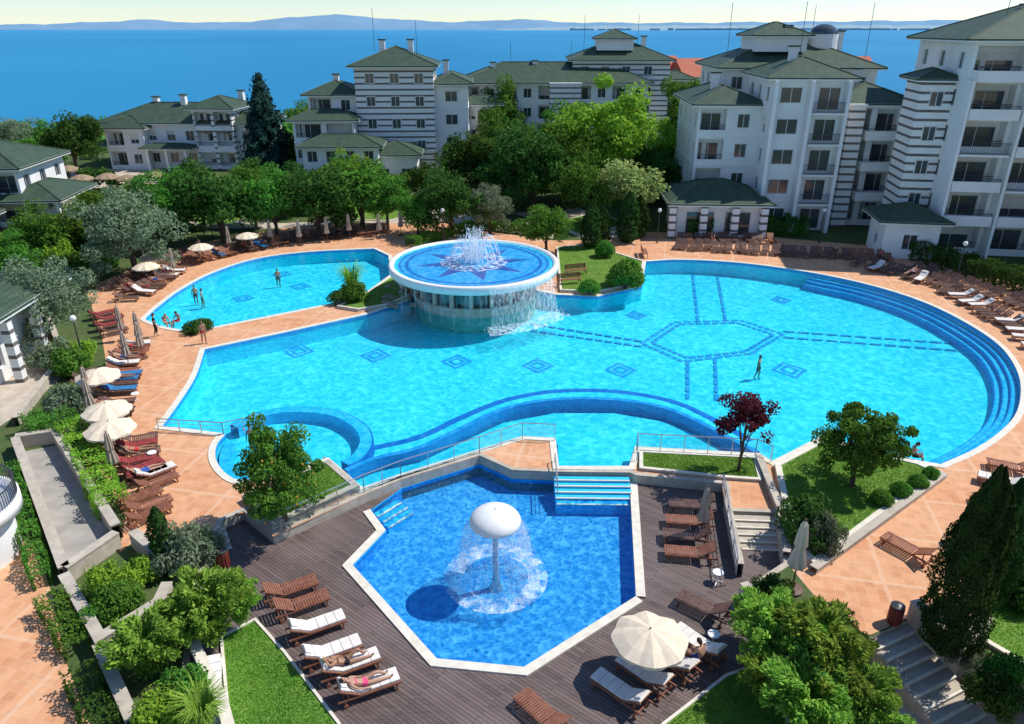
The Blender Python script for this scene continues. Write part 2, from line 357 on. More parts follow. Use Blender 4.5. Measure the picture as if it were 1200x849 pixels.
zf=-1.3
def loopline(name,loops,w,z,mat,parent,closed=True):
    mb=MB()
    for k,l in enumerate(loops): ribbon(mb,l,-w/2,w/2,z+k*.0003,z+k*.0003,0,closed)
    return mb.obj(name,[mat],parent)
dm=[]
for (u,v,s) in [(350,412,1),(440,417,1),(535,424,1),(630,429,1),(727,434,1),(925,434,1.1),(745,370,.8),(915,352,.8)]:
    c=site(u,v,zf)
    for k in (1.0*s,.5*s): dm.append([c+Vector((k,0,0)),c+Vector((0,k*1.1,0)),c+Vector((-k,0,0)),c+Vector((0,-k*1.1,0))])
loopline('diamond_inlays',dm,.24,zf+.004,M['midblue'],mainE)
hx=[(752,403),(790,378),(868,376),(918,392),(880,415),(800,424)]
hexp=[site(u,v,zf) for u,v in hx]; hc=sum(hexp,Vector())/6
def dashed(a,b,n,duty=.62): return [[a.lerp(b,i/n),a.lerp(b,(i+duty)/n)] for i in range(n)]
hs=[]
for q in (1.0,.86):
    H6=[hc+(p-hc)*q for p in hexp]
    for i in range(6): hs+=dashed(H6[i],H6[(i+1)%6],7,.75)
loopline('hexagon_inlay',hs,.30,zf+.02,M['midblue'],mainE,False)
sp=[]
for a,b,n in [((818,378),(810,308),9),((850,376),(838,309),9),((918,389),(1125,404),12),((918,396),(1125,412),12),((806,424),(806,470),6),((838,421),(840,472),6),((752,401),(620,380),12),((752,407),(620,388),12)]:
    sp+=dashed(site(*a,zf),site(*b,zf),n,.8)
loopline('spoke_inlays',sp,.24,zf+.06,M['midblue'],mainE,False)
du=[]
for (u,v) in [(285,350),(352,336),(330,322),(410,318)]:
    c=site(u,v,-1.2)
    for k in (.9,.45): du.append([c+Vector((k,0,0)),c+Vector((0,k,0)),c+Vector((-k,0,0)),c+Vector((0,-k,0))])
loopline('diamond_inlays',du,.2,-1.2+.004,M['midblue'],upE)
rc=S(cr([(950,320),(1020,335),(1080,354),(1130,378),(1170,405),(1190,432),(1196,458),(1190,486),(1170,508),(1140,528),(1104,544)]))
mb=MB()
for k,(d0,d1,z) in enumerate([(.035,.42,-.35),(.42,.8,-.55),(.8,1.18,-.8)]):
    ribbon(mb,rc,d0,d1-.06,zf,z,0,False); ribbon(mb,rc,d1-.06,d1,zf,z+.002,1,False)
mb.obj('entry_steps',[M['tread'],M['midblue']],mainE)
arc=S(cr([(405,552),(440,538),(490,526),(540,503),(590,480),(650,469),(720,469),(780,479),(825,498),(870,522),(888,531)]),-.2)
mb=MB(); ribbon(mb,arc,-.15,.15,zf,-.14,0,False); mb.obj('weir_wall',[M['midblue']],mainE)
arc2=S(cr([(430,527),(490,513),(540,490),(590,470),(650,459),(720,459),(785,470),(832,490),(880,517)]),zf)
mb=MB(); ribbon(mb,arc2,-.24,.24,zf+.012,zf+.012,0,False); mb.obj('wave_inlay',[M['navy']],mainE)
e1=S(cr([(277,512),(310,497),(350,492),(395,497),(422,512),(430,530),(420,548),(405,556)]),zf)
mb=MB(); ribbon(mb,e1,-.32,.32,zf,-.6,0,False); ribbon(mb,e1,-.42,-.322,zf,-.64,1,False)
e2=S(cr([(268,512),(262,525),(263,540),(275,552),(296,553)]),0)
ribbon(mb,e2,-.25,.25,zf,-.40,0,False); mb.obj('whirlpool_bench',[M['tread'],M['navy']],mainE)
sh=S([(405,556),(440,542),(490,531),(540,508),(590,485),(650,474),(720,474),(780,484),(822,501),(860,524),(746,519),(738,544),(656,544),(654,510),(612,508),(558,524),(470,552),(425,566)],-.2)
sheet('shallow_shelf',[zset(sh,0)],-.8,M['floorM'],mainE)

# ---------------- ground
G=[Vector((-230,-40,0)),Vector((330,-40,0)),Vector((330,172,0)),Vector((-230,160,0))]
mb=MB(); sheetmb(mb,[G,main,upper,pit,low],0)
mb.add([(-230,160,0),(330,172,0),(330,260,-9),(-230,215,-8),(-230,240,-13),(330,300,-14),(40000,420,-16),(40000,-40,0),(330,-40,0),(-40000,-40,0),(-230,-40,0),(-40000,260,-14)],[(0,1,2,3),(3,2,5,4),(2,1,8,7,6),(2,6,5),(0,3,4,11,9,10)],0)
mb.obj('ground',[M['ground']])
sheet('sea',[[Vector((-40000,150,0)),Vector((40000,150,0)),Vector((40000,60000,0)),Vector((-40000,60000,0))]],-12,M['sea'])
out_px=[(140,648),(148,600),(112,545),(100,500),(100,470),(125,430),(118,385),(98,338),(140,322),(190,298),(250,282),(330,268),(430,260),(520,262),(640,282),(700,282),(760,272),(900,278),(1040,290),(1100,306),(1200,336),(1300,372),(1420,470),(1420,620),(1205,640),(1130,735),(1066,724),(1016,746),(960,705),(922,660),(910,601),(851,599),(846,567),(746,557)]+edge_px[::-1]+[(320,629),(285,601),(262,609),(232,668),(200,640),(170,625)]
mb=MB(); sheetmb(mb,[S(out_px),main,upper],.008); mb.obj('terrace_paving',[M['terr']])
sheet('garden_path',[S([(0,625),(42,640),(62,700),(75,770),(110,860),(120,1000),(0,1000),(-60,700)])],.008,M['terr'])
for L in ([(420,262),(455,248),(520,243),(560,250),(600,262),(640,258),(650,280),(520,262)],[(195,250),(240,268),(330,268),(430,258),(330,262),(260,258),(220,240)],[(600,250),(680,244),(720,262),(760,272),(690,282),(640,262)],[(80,200),(190,195),(200,215),(90,222)],[(0,430),(70,405),(75,440),(30,480),(0,500)]):
    sheet('garden_path',[S(L)],.012,M['path'])
sheet('paved_court',[S([(26,530),(66,522),(134,632),(82,676)])],.014,M['court'])
deckL=S(pit_a+edge_px[:2],0)+S(fr_in[::-1],DZ)+S(edge_px[-1:]+pit_b,0)
sheet('wooden_deck',[zset(deckL,0)],DZ,M['deck'])
mb=MB(); skirt(mb,pit,DZ-.8,0,0,True); ribbon(mb,pit,.01,.26,-.2,.05,0,True); mb.obj('retaining_wall',[M['stone']])
mb=MB(); skirt(mb,low,-2.2,0,0,True); sheetmb(mb,[low],-1.5,1); mb.obj('lower_garden_terrace',[M['stone'],M['path']])
def bed(name,px,z0,z1,top,curb=.18):
    e=empty(name); L=ccw(S(px,z0)); mb=MB(); skirt(mb,L,z0-.3,z1,0); ribbon(mb,L,-curb,0,z1-.1,z1+.06,0,True); mb.obj('stone_kerb',[M['stone'] if z1-z0>.2 else M['coping']],e)
    sheet('soil_and_grass',[offset(L,-curb)],z1+.01,M[top],e); return zset(offset(L,-curb-.05),z1+.01)
def blades(name,L,n,h=.07,z=None):
    L=ccw(L); xs=[p.x for p in L]; ys=[p.y for p in L]; pts=[]
    P=np.array([(p.x,p.y) for p in L]); tries=0
    while len(pts)<n and tries<30:
        tries+=1; q=np.column_stack([rng.uniform(min(xs),max(xs),n),rng.uniform(min(ys),max(ys),n)]); ins=np.zeros(n,bool); j=len(P)-1
        for i in range(len(P)):
            c=((P[i,1]>q[:,1])!=(P[j,1]>q[:,1]))&(q[:,0]<(P[j,0]-P[i,0])*(q[:,1]-P[i,1])/(P[j,1]-P[i,1]+1e-12)+P[i,0]); ins^=c; j=i
        pts+=list(q[ins])
    pts=np.array(pts[:n]); m=len(pts); a=rng.uniform(0,6.28,m); hh=h*rng.uniform(.5,1.4,m); wv=.012+.012*rng.random(m)
    zz=L[0].z if z is None else z
    v=np.zeros((m,3,3)); v[:,0,:2]=pts+np.column_stack([np.cos(a),np.sin(a)])*wv[:,None]; v[:,1,:2]=pts-np.column_stack([np.cos(a),np.sin(a)])*wv[:,None]
    v[:,2,:2]=pts+rng.normal(0,.03,(m,2)); v[:,:2,2]=zz; v[:,2,2]=zz+hh
    me=bpy.data.meshes.new(name); me.from_pydata(v.reshape(-1,3).tolist(),[],np.arange(m*3).reshape(-1,3).tolist()); me.materials.append(M['blade']); return place(name,me)
def lawn(name,px,z0,z1,n=6000,curb=.18):
    L=bed(name,px,z0,z1,'grass',curb)
    if n: blades('grass',L,n)
lawn('lawn_bed',[(907,548),(962,519),(1075,546),(1100,557),(955,668),(925,640)],0,.2,14000,.3)
lawn('lawn_bed',[(749,531),(886,538),(893,566),(850,563),(749,552)],0,.12,5000)
lawn('lawn_bed',[(284,588),(386,545),(422,576),(320,623)],0,.3,6000,.3)
lawn('lawn_bed',[(652,292),(690,289),(755,309),(749,334),(700,345),(656,343)],0,.2,6000)
lawn('lawn_bed',[(395,362),(425,348),(462,325),(478,350),(455,360),(420,366)],0,.2,1500)
lawn('lawn',[(258,748),(300,726),(335,765),(400,850),(430,1000),(280,1000)],DZ,DZ+.04,16000,.1)
lawn('lawn',[(775,850),(850,792),(900,775),(925,849),(950,1000),(740,1000)],DZ,DZ+.04,12000,.1)
lawn('lawn',[(1130,742),(1180,680),(1240,640),(1420,640),(1420,900),(1215,792)],0,.1,14000,.2)
lawn('lawn',[(405,242),(440,226),(500,230),(500,248),(455,260),(415,258)],0,.05,3000)
lawn('lawn',[(205,246),(250,240),(290,256),(270,264),(235,266)],0,.05,2000)
lawn('lawn',[(640,262),(700,250),(735,262),(690,280)],0,.05,2000)

# ---------------- vegetation prototypes
def leafquads(C,Nn,s,asp=.55):
    n=len(C); R=rng.normal(size=(n,3)); T=np.cross(Nn,R); T/=np.linalg.norm(T,axis=1)[:,None]+1e-9; Bv=np.cross(Nn,T); s=s[:,None]
    return np.stack([C-T*s*.5,C+Bv*s*.5*asp,C+T*s*.5,C-Bv*s*.5*asp],axis=1)
def unit(a): return a/(np.linalg.norm(a,axis=-1,keepdims=True)+1e-9)
def vegmesh(name,V,mats,mb=None,extra=None):
    mb=mb or MB(); n0=len(mb.v); vv=V.reshape(-1,3).tolist(); nq=len(V)
    me=bpy.data.meshes.new(name); me.from_pydata(mb.v+vv,[],mb.f+(np.arange(nq*4).reshape(-1,4)+n0).tolist())
    for m in mats: me.materials.append(m)
    me.polygons.foreach_set('material_index',mb.m+[0]*nq); me.update(); return me
def clumps(centers,rads,per,leaf,squash=.75,spread=.7,asp=.6):
    C=[];Nn=[]
    for c,r in zip(centers,rads):
        k=int(per*(.7+.6*random.random())); d=unit(rng.normal(size=(k,3))); rr=r*(.45+.62*rng.random(k)**.6); p=d*rr[:,None]; p[:,2]*=squash
        C.append(p+np.array(c)); Nn.append(unit(d+spread*rng.normal(size=(k,3))+np.array([0,0,.35])))
    C=np.concatenate(C);Nn=np.concatenate(Nn); return leafquads(C,Nn,leaf*rng.uniform(.55,1.35,len(C)),asp)
def broad(name,h,wd,mat,nc=46,per=150,leaf=.3,fruit=False,low_=.14,irr=.25,cr_=(.11,.2)):
    cs=[];rs=[]; cz=h*(low_+1)/2; rz=h*(1-low_)/2; ph=random.uniform(0,6)
    for i in range(nc):
        d=unit(rng.normal(size=3))
        if d[2]<-.75: d[2]*=-.3
        r=(.5+.38*random.random())*(1+irr*(random.random()-.5)*2)
        lop=1+.18*math.sin(3*math.atan2(d[1],d[0])+ph)
        cs.append((d[0]*wd/2*r*lop,d[1]*wd/2*r*lop,cz+d[2]*rz*r)); rs.append(wd*random.uniform(*cr_))
    V=clumps(cs,rs,per,leaf); mb=MB()
    mb.tube([(0,0,-.1),(random.uniform(-.1,.1),.05,h*.2),(.1,0,h*.45),(0,.05,h*.75)],[wd*.035,wd*.028,wd*.02,.02],7,1)
    for i in range(9):
        c=cs[i*3%nc]; mb.tube([(.05,0,h*(.12+.03*i)),(c[0]*.4,c[1]*.4,(c[2]+h*.2)/2),(c[0],c[1],c[2])],[wd*.014,wd*.01,.015],5,1)
    mats=[mat,M['bark']]
    if fruit:
        mats.append(M['orange'])
        for i in range(60):
            c=cs[random.randrange(nc)]; d=unit(rng.normal(size=3))*wd*.15; mb.ell((c[0]+d[0],c[1]+d[1],c[2]+d[2]),(.05,.05,.05),6,4,2)
    return (vegmesh(name,V,mats,mb),h,wd)
def spruce(name,h,wd,mat):
    C=[];Nn=[];mb=MB(); mb.tube([(0,0,0),(0,0,h*.98)],[wd*.03,.02],7,1); z=h*.04;k=0
    while z<h*.99:
        r=wd/2*(1-z/h)**.85*random.uniform(.8,1.1); nb=11 if z<h*.8 else 7
        for j in range(nb):
            a=k*2.4+j*6.283/nb+random.uniform(-.2,.2); rr=r*random.uniform(.75,1.1)+.12; m=max(10,int(95*rr/(wd/2)))
            t=rng.random(m)**.7; p=np.column_stack([np.cos(a)*rr*t,np.sin(a)*rr*t,z-.18*rr*t+.10*rr*t*t])+rng.normal(0,.15,(m,3)); p[:,2]-=abs(rng.normal(0,.16,m))
            C.append(p); Nn.append(unit(np.column_stack([np.cos(a)+rng.normal(0,.6,m),np.sin(a)+rng.normal(0,.6,m),.6+rng.normal(0,.5,m)])))
            if j%2==0: mb.tube([(0,0,z),(math.cos(a)*rr*.8,math.sin(a)*rr*.8,z-.12*rr)],[.04,.01],4,1)
        z+=h*.030; k+=1
    C=np.concatenate(C);Nn=np.concatenate(Nn); return (vegmesh(name,leafquads(C,Nn,.46*rng.uniform(.6,1.3,len(C)),.5),[mat,M['bark']],mb),h,wd)
def column(name,h,wd,mat,n=9000,leaf=.16):
    mb=MB(); mb.tube([(0,0,-.1),(0,0,h*.8)],[.09,.03],6,1); z=rng.random(n)**.9; a=rng.uniform(0,6.283,n)
    pr=np.minimum(1,(z/.14)**.5)*np.where(z>.45,np.clip(1-((z-.45)/.56)**1.8,0,1)**.75,1)
    lump=1+.16*np.sin(a*3+z*9)+.12*np.sin(a*7-z*23)+.08*np.sin(z*50+a*2); r=wd/2*pr*lump*(.72+.28*rng.random(n)**.5)
    C=np.column_stack([np.cos(a)*r,np.sin(a)*r,z*h*(1+.03*np.sin(a*3))]); Nn=unit(np.column_stack([np.cos(a),np.sin(a),.3+0*a])+.55*rng.normal(size=(n,3)))
    return (vegmesh(name,leafquads(C,Nn,leaf*rng.uniform(.6,1.4,n),.5),[mat,M['bark']],mb),h,wd)
def shrub(name,h,wd,mat,nc=22,per=130,leaf=.13,round_=False,asp=.6):
    cs=[];rs=[]
    for i in range(nc):
        d=unit(rng.normal(size=3)); d[2]=abs(d[2]); r=.62 if round_ else random.uniform(.3,.85)
        cs.append((d[0]*wd/2*r,d[1]*wd/2*r,h*.18+d[2]*h*.62*r)); rs.append(wd*(.17 if round_ else random.uniform(.12,.2)))
    mb=MB()
    for i in range(6): c=cs[i]; mb.tube([(0,0,-.1),(c[0],c[1],c[2])],[.04,.015],5,1)
    return (vegmesh(name,clumps(cs,rs,per,leaf,.9,.5,asp),[mat,M['bark']],mb),h,wd)
def juniper(name,h,wd,mat,ns=62,per=210):
    C=[];T=[];mb=MB()
    for i in range(ns):
        a=random.uniform(0,6.283); L=random.uniform(.35,1.0)*wd/2; up=random.uniform(.45,1.0)*h; k=per; t=rng.random(k)**.7
        x=L*t; z=up*np.sin(t*1.9)*(.85)+.05; wr=.24*(1-.7*t)*wd/2.8
        side=rng.normal(0,1,k)*wr; vert=rng.normal(0,1,k)*wr*.45
        p=np.column_stack([np.cos(a)*x-np.sin(a)*side,np.sin(a)*x+np.cos(a)*side,np.maximum(.02,z+vert)]); C.append(p)
        T.append(unit(np.column_stack([np.cos(a)*np.ones(k)-np.sin(a)*side*3,np.sin(a)*np.ones(k)+np.cos(a)*side*3,.3*np.ones(k)])+.35*rng.normal(size=(k,3))))
        mb.tube([(0,0,0),(math.cos(a)*L*.5,math.sin(a)*L*.5,up*.6),(math.cos(a)*L*.9,math.sin(a)*L*.9,up*.7)],[.03,.02,.008],4,1)
    C=np.concatenate(C);T=np.concatenate(T); n=len(C); R=rng.normal(size=(n,3))*.6+np.array([0,0,0]); Bv=unit(np.cross(T,R+np.array([0,0,1.0]))); s=(.14*rng.uniform(.6,1.4,n))[:,None]
    return (vegmesh(name,np.stack([C-T*s*.5,C+Bv*s*.22,C+T*s*.6,C-Bv*s*.22],axis=1),[mat,M['bark']],mb),h,wd)
def tuft(name,h,wd,mat,n=260):
    a=rng.uniform(0,6.283,n); l=rng.uniform(.5,1,n); V=[]
    for i in range(n):
        d=np.array([math.cos(a[i]),math.sin(a[i]),0]); t=np.array([-d[1],d[0],0])*.014; p0=d*.05*wd; p1=d*wd*.22*l[i]+np.array([0,0,h*.75*l[i]]); p2=d*wd*.5*l[i]+np.array([0,0,h*(.9*l[i]-.25*random.random())])
        V.append([p0-t,p0+t,p1+t,p1-t]); V.append([p1-t,p1+t,p2+t*.2,p2-t*.2])
    return (vegmesh(name,np.array(V),[mat]),h,wd)
P={}
P['dark']=[broad('broadleaf_tree_a%d'%i,7,7,M['L_dark'],54,170,.34,irr=.35) for i in range(3)]
P['mid']=[broad('broadleaf_tree_b%d'%i,7,6.5,M['L_mid'],52,170,.32,irr=.35) for i in range(3)]
P['bright']=[broad('bright_tree_%d'%i,10,9,M['L_bright'],80,180,.34,low_=.1,irr=.4,cr_=(.07,.16)) for i in range(2)]
P['yel']=[broad('yellowish_tree',7,5,M['L_yel'],40,130,.26,irr=.5)]
P['olive']=[broad('olive_tree',5.5,5.5,M['L_olive'],60,210,.19,low_=.08,irr=.4,cr_=(.08,.17))]
P['plum']=[broad('plum_tree',4.2,2.6,M['L_red'],34,110,.17,low_=.2,irr=.5,cr_=(.1,.17))]
P['round']=[broad('round_tree',4.2,4,M['L_mid'],80,230,.15,low_=.08,cr_=(.07,.14),irr=.28)]
P['fruit']=[broad('fruit_tree',4.6,4,M['L_mid'],84,220,.15,fruit=True,low_=.05,cr_=(.07,.14),irr=.28)]
P['spruce']=[spruce('spruce',13,8,M['L_spr'])]
P['cyp']=[column('cypress',4.5,1.4,M['L_thu'],5000,.18)]
P['thuja']=[column('thuja',6,2.3,M['L_thu'],26000,.13)]
P['shrub']=[shrub('shrub_%d'%i,1.3,1.8,M['L_mid'],30,150,.12) for i in range(2)]
P['shrubd']=[shrub('shrub_dark',1.3,1.8,M['L_dark'],30,150,.13)]
P['shrubb']=[shrub('shrub_bright',1.2,1.8,M['L_bright'],30,150,.11)]
P['shrubo']=[shrub('shrub_grey',1.2,1.8,M['L_olive'],30,170,.1)]
P['ball']=[shrub('ball_shrub',1.6,1.9,M['L_mid'],34,200,.11,True)]
P['jun']=[juniper('juniper_%d'%i,1.3,2.8,M['L_jun']) for i in range(3)]
P['tuft']=[tuft('ornamental_grass',1.1,1.6,M['L_jun'])]
NM=dict(dark='broadleaf_tree',mid='broadleaf_tree',bright='acacia_tree',yel='young_tree',olive='olive_tree',plum='purple_plum_tree',round='round_crown_tree',fruit='fruit_tree',spruce='spruce_tree',cyp='cypress_tree',thuja='thuja_tree',shrub='shrub',shrubd='shrub',shrubb='shrub',shrubo='shrub',ball='clipped_shrub',jun='juniper_shrub',tuft='ornamental_grass_plant')
def plant(kind,u,vb,vt,wpx,z=0,name=None):
    me,h,wd=random.choice(P[kind]); p=site(u,vb,z); H=max(.3,ztop(p.y,vt)-z); Wm=wpx*mpp(p.y,z+H*.5)
    return place(name or NM[kind],me,p,random.uniform(0,6.28),None,(Wm/wd,Wm/wd,H/h))
for t in [('spruce',318,208,84,84),('dark',92,205,130,68),('dark',262,285,190,104),('mid',325,280,198,72),('dark',375,276,194,86),('mid',425,268,186,92),('mid',205,268,202,80),
 ('olive',160,325,225,106),('mid',140,300,222,80),('olive',62,412,308,98),('mid',585,190,96,58),('bright',705,238,90,128),('dark',560,232,152,98),('dark',625,252,145,96),('mid',660,245,150,80),('yel',737,268,182,84),
 ('bright',784,225,138,64),('mid',802,200,76,70),('mid',640,294,240,54),('olive',574,274,218,50),('dark',530,276,202,72),('mid',455,268,200,56),('dark',240,268,204,66),
 ('cyp',735,284,226,24),('cyp',692,292,238,22),('cyp',705,286,243,18),('cyp',748,278,230,20),('mid',130,270,215,80),('mid',60,305,242,70),('dark',100,300,248,60),('olive',20,185,140,60),('mid',40,200,160,60),
 ('mid',360,165,120,56),('dark',345,205,164,56),('bright',405,246,182,60),('yel',410,222,182,52),('bright',600,196,150,66),('mid',540,216,168,50),('dark',770,240,178,56),('mid',755,232,160,56),
 ('dark',590,240,165,76),('mid',690,262,185,70),('dark',510,240,190,56),('mid',650,215,125,66),('dark',670,232,140,70),('mid',610,225,135,66),('dark',350,250,198,62),('mid',300,232,190,52),('dark',230,240,192,52),('mid',180,258,207,56),
 ('dark',395,268,204,62),('mid',470,240,198,44),('dark',575,215,144,56),
 ('plum',865,552,450,62,.1),('round',998,570,470,98,.2),('fruit',335,608,494,100,.3),('thuja',1106,765,553,66),('thuja',1148,715,565,46),('dark',175,288,222,60),('mid',300,266,214,62),('mid',490,276,222,46)]:
    plant(*t)
for t in [('ball',732,336,291,50,.2),('ball',709,301,274,26,.2),('ball',690,343,322,30,.2),('shrubd',233,388,370,34),('shrub',415,352,322,40,.2),('shrubd',400,352,336,30,.2),
 ('shrubd',944,628,572,70,.2),('shrubo',966,640,590,50,.2),('ball',1033,590,570,30,.2),('ball',1055,580,560,28,.2),('ball',1075,570,552,26,.2),('ball',1090,560,543,22,.2),('shrubd',905,700,668,46),
 ('jun',905,775,712,116),('jun',955,795,718,126),('jun',885,745,704,76),('jun',1000,845,785,94),('jun',940,850,790,124),('jun',1030,880,838,84),('shrubd',975,740,700,50),('jun',985,790,742,64),('jun',895,815,772,74),('jun',970,835,774,94),
 ('shrubo',215,665,605,75),('shrubo',238,650,605,50),('cyp',196,662,596,26),('shrubb',130,705,650,60),('ball',142,720,668,64),('shrubb',165,680,650,50),('ball',112,735,700,40),
 ('jun',248,748,678,114),('jun',282,728,684,58),('jun',178,788,726,104),('shrub',215,820,770,70),('shrubb',190,858,808,80),('tuft',243,860,800,80),('tuft',225,835,795,54),('jun',215,755,712,62),
 ('shrubd',1165,665,600,70),('shrubo',1185,640,590,60),('shrubd',1190,705,640,60),('shrub',1135,640,590,40),('shrubo',1125,770,735,46),('shrub',1165,800,755,60),('shrubd',1160,830,780,60),
 ('shrubo',65,430,390,60),('shrub',90,440,395,50),('shrubb',100,425,392,36),('shrubo',85,480,440,60),('shrub',80,470,450,50),('shrub',40,400,370,40),
 ('shrub',20,335,290,70),('mid',20,332,275,60),('shrubd',60,335,295,70),('shrub',90,330,290,60),('shrubb',78,318,270,40),('shrubo',75,345,310,70),('shrub',115,318,285,50),
 ('tuft',413,345,302,46,.2),('tuft',70,425,395,50)]:
    plant(*t)
def hedge(px,wm,h,mat,leaf=.11,dens=260,z=0,name='hedge'):
    pts=S(px,z); C=[];Nn=[]
    for a,b in zip(pts[:-1],pts[1:]):
        L=(b-a).length; n=int(dens*L*(wm+2*h)*(.13/leaf)**1.2); e=(b-a).normalized(); s=np.array([e.y,-e.x,0]); t=rng.random(n)*L
        q=rng.random(n)*(wm+2*h); off=np.where(q<h,-wm/2,np.where(q>h+wm,wm/2,q-h-wm/2)); zz=np.where(q<h,q,np.where(q>h+wm,q-h-wm,h))
        lump=.12*np.sin(t*3.1)+.09*np.sin(t*7.3+1)+rng.normal(0,.07,n); p=np.array(a)[None]+t[:,None]*np.array(e)[None]+off[:,None]*s[None]*(1+lump[:,None]); p[:,2]=z+zz*(1+lump)
        nn=np.where((q<h)[:,None],-s[None],np.where((q>h+wm)[:,None],s[None],np.array([[0,0,1.]]))); C.append(p); Nn.append(unit(nn+.5*rng.normal(size=(n,3))))
    C=np.concatenate(C);Nn=np.concatenate(Nn); place(name,vegmesh(name,leafquads(C,Nn,leaf*rng.uniform(.6,1.4,len(C)),.6),[mat]))
hedge([(800,276),(870,272),(945,276)],2.2,1.6,M['L_dark'],.22)
hedge([(1055,296),(1100,312),(1210,345)],1.8,1.5,M['L_dark'],.2)
hedge([(34,515),(62,505),(88,514)],1.6,1.0,M['L_mid']); hedge([(88,512),(135,606)],1.2,1.0,M['L_bright'])
hedge([(15,560),(52,690)],.7,.8,M['L_mid']); hedge([(62,712),(95,770)],.9,.7,M['L_mid']); hedge([(98,800),(125,870)],.9,.7,M['L_dark'])
hedge([(205,640),(255,655)],.8,.5,M['L_olive']); hedge([(0,300),(60,288),(110,300)],2,1.2,M['L_mid'],.2)
hedge([(480,290),(560,268),(640,276)],1.2,.9,M['L_mid'],.18)
def woodland(name,boxes,mat,n,leaf=.9):
    cs=[];rs=[]
    for (x0,x1,y0,y1,z0,k,r) in boxes:
        for i in range(k):
            R=r*random.uniform(.7,1.3); x=random.uniform(x0,x1); y=random.uniform(y0,y1)
            for j in range(5): cs.append((x+random.uniform(-R,R)*.7,y+random.uniform(-R,R)*.7,z0+R*random.uniform(.4,1.3))); rs.append(R*.55)
    place(name,vegmesh(name,clumps(cs,rs,n,leaf),[mat]))
woodland('woodland',[(-140,-60,120,158,0,38,2.6),(-140,-70,160,205,-5,30,2.6),(-60,-25,128,160,0,22,3),(-150,-75,85,118,0,22,2.6)],M['L_mid'],60,.7)
woodland('woodland',[(-10,110,140,168,0,60,3.2),(30,130,100,135,0,26,3.2),(-58,-24,94,104,0,8,1.8),(0,22,100,122,0,14,2.6)],M['L_dark'],60,.8)
woodland('scrub',[(-150,-62,190,235,-9,60,2.2)],M['L_olive'],50,.6)

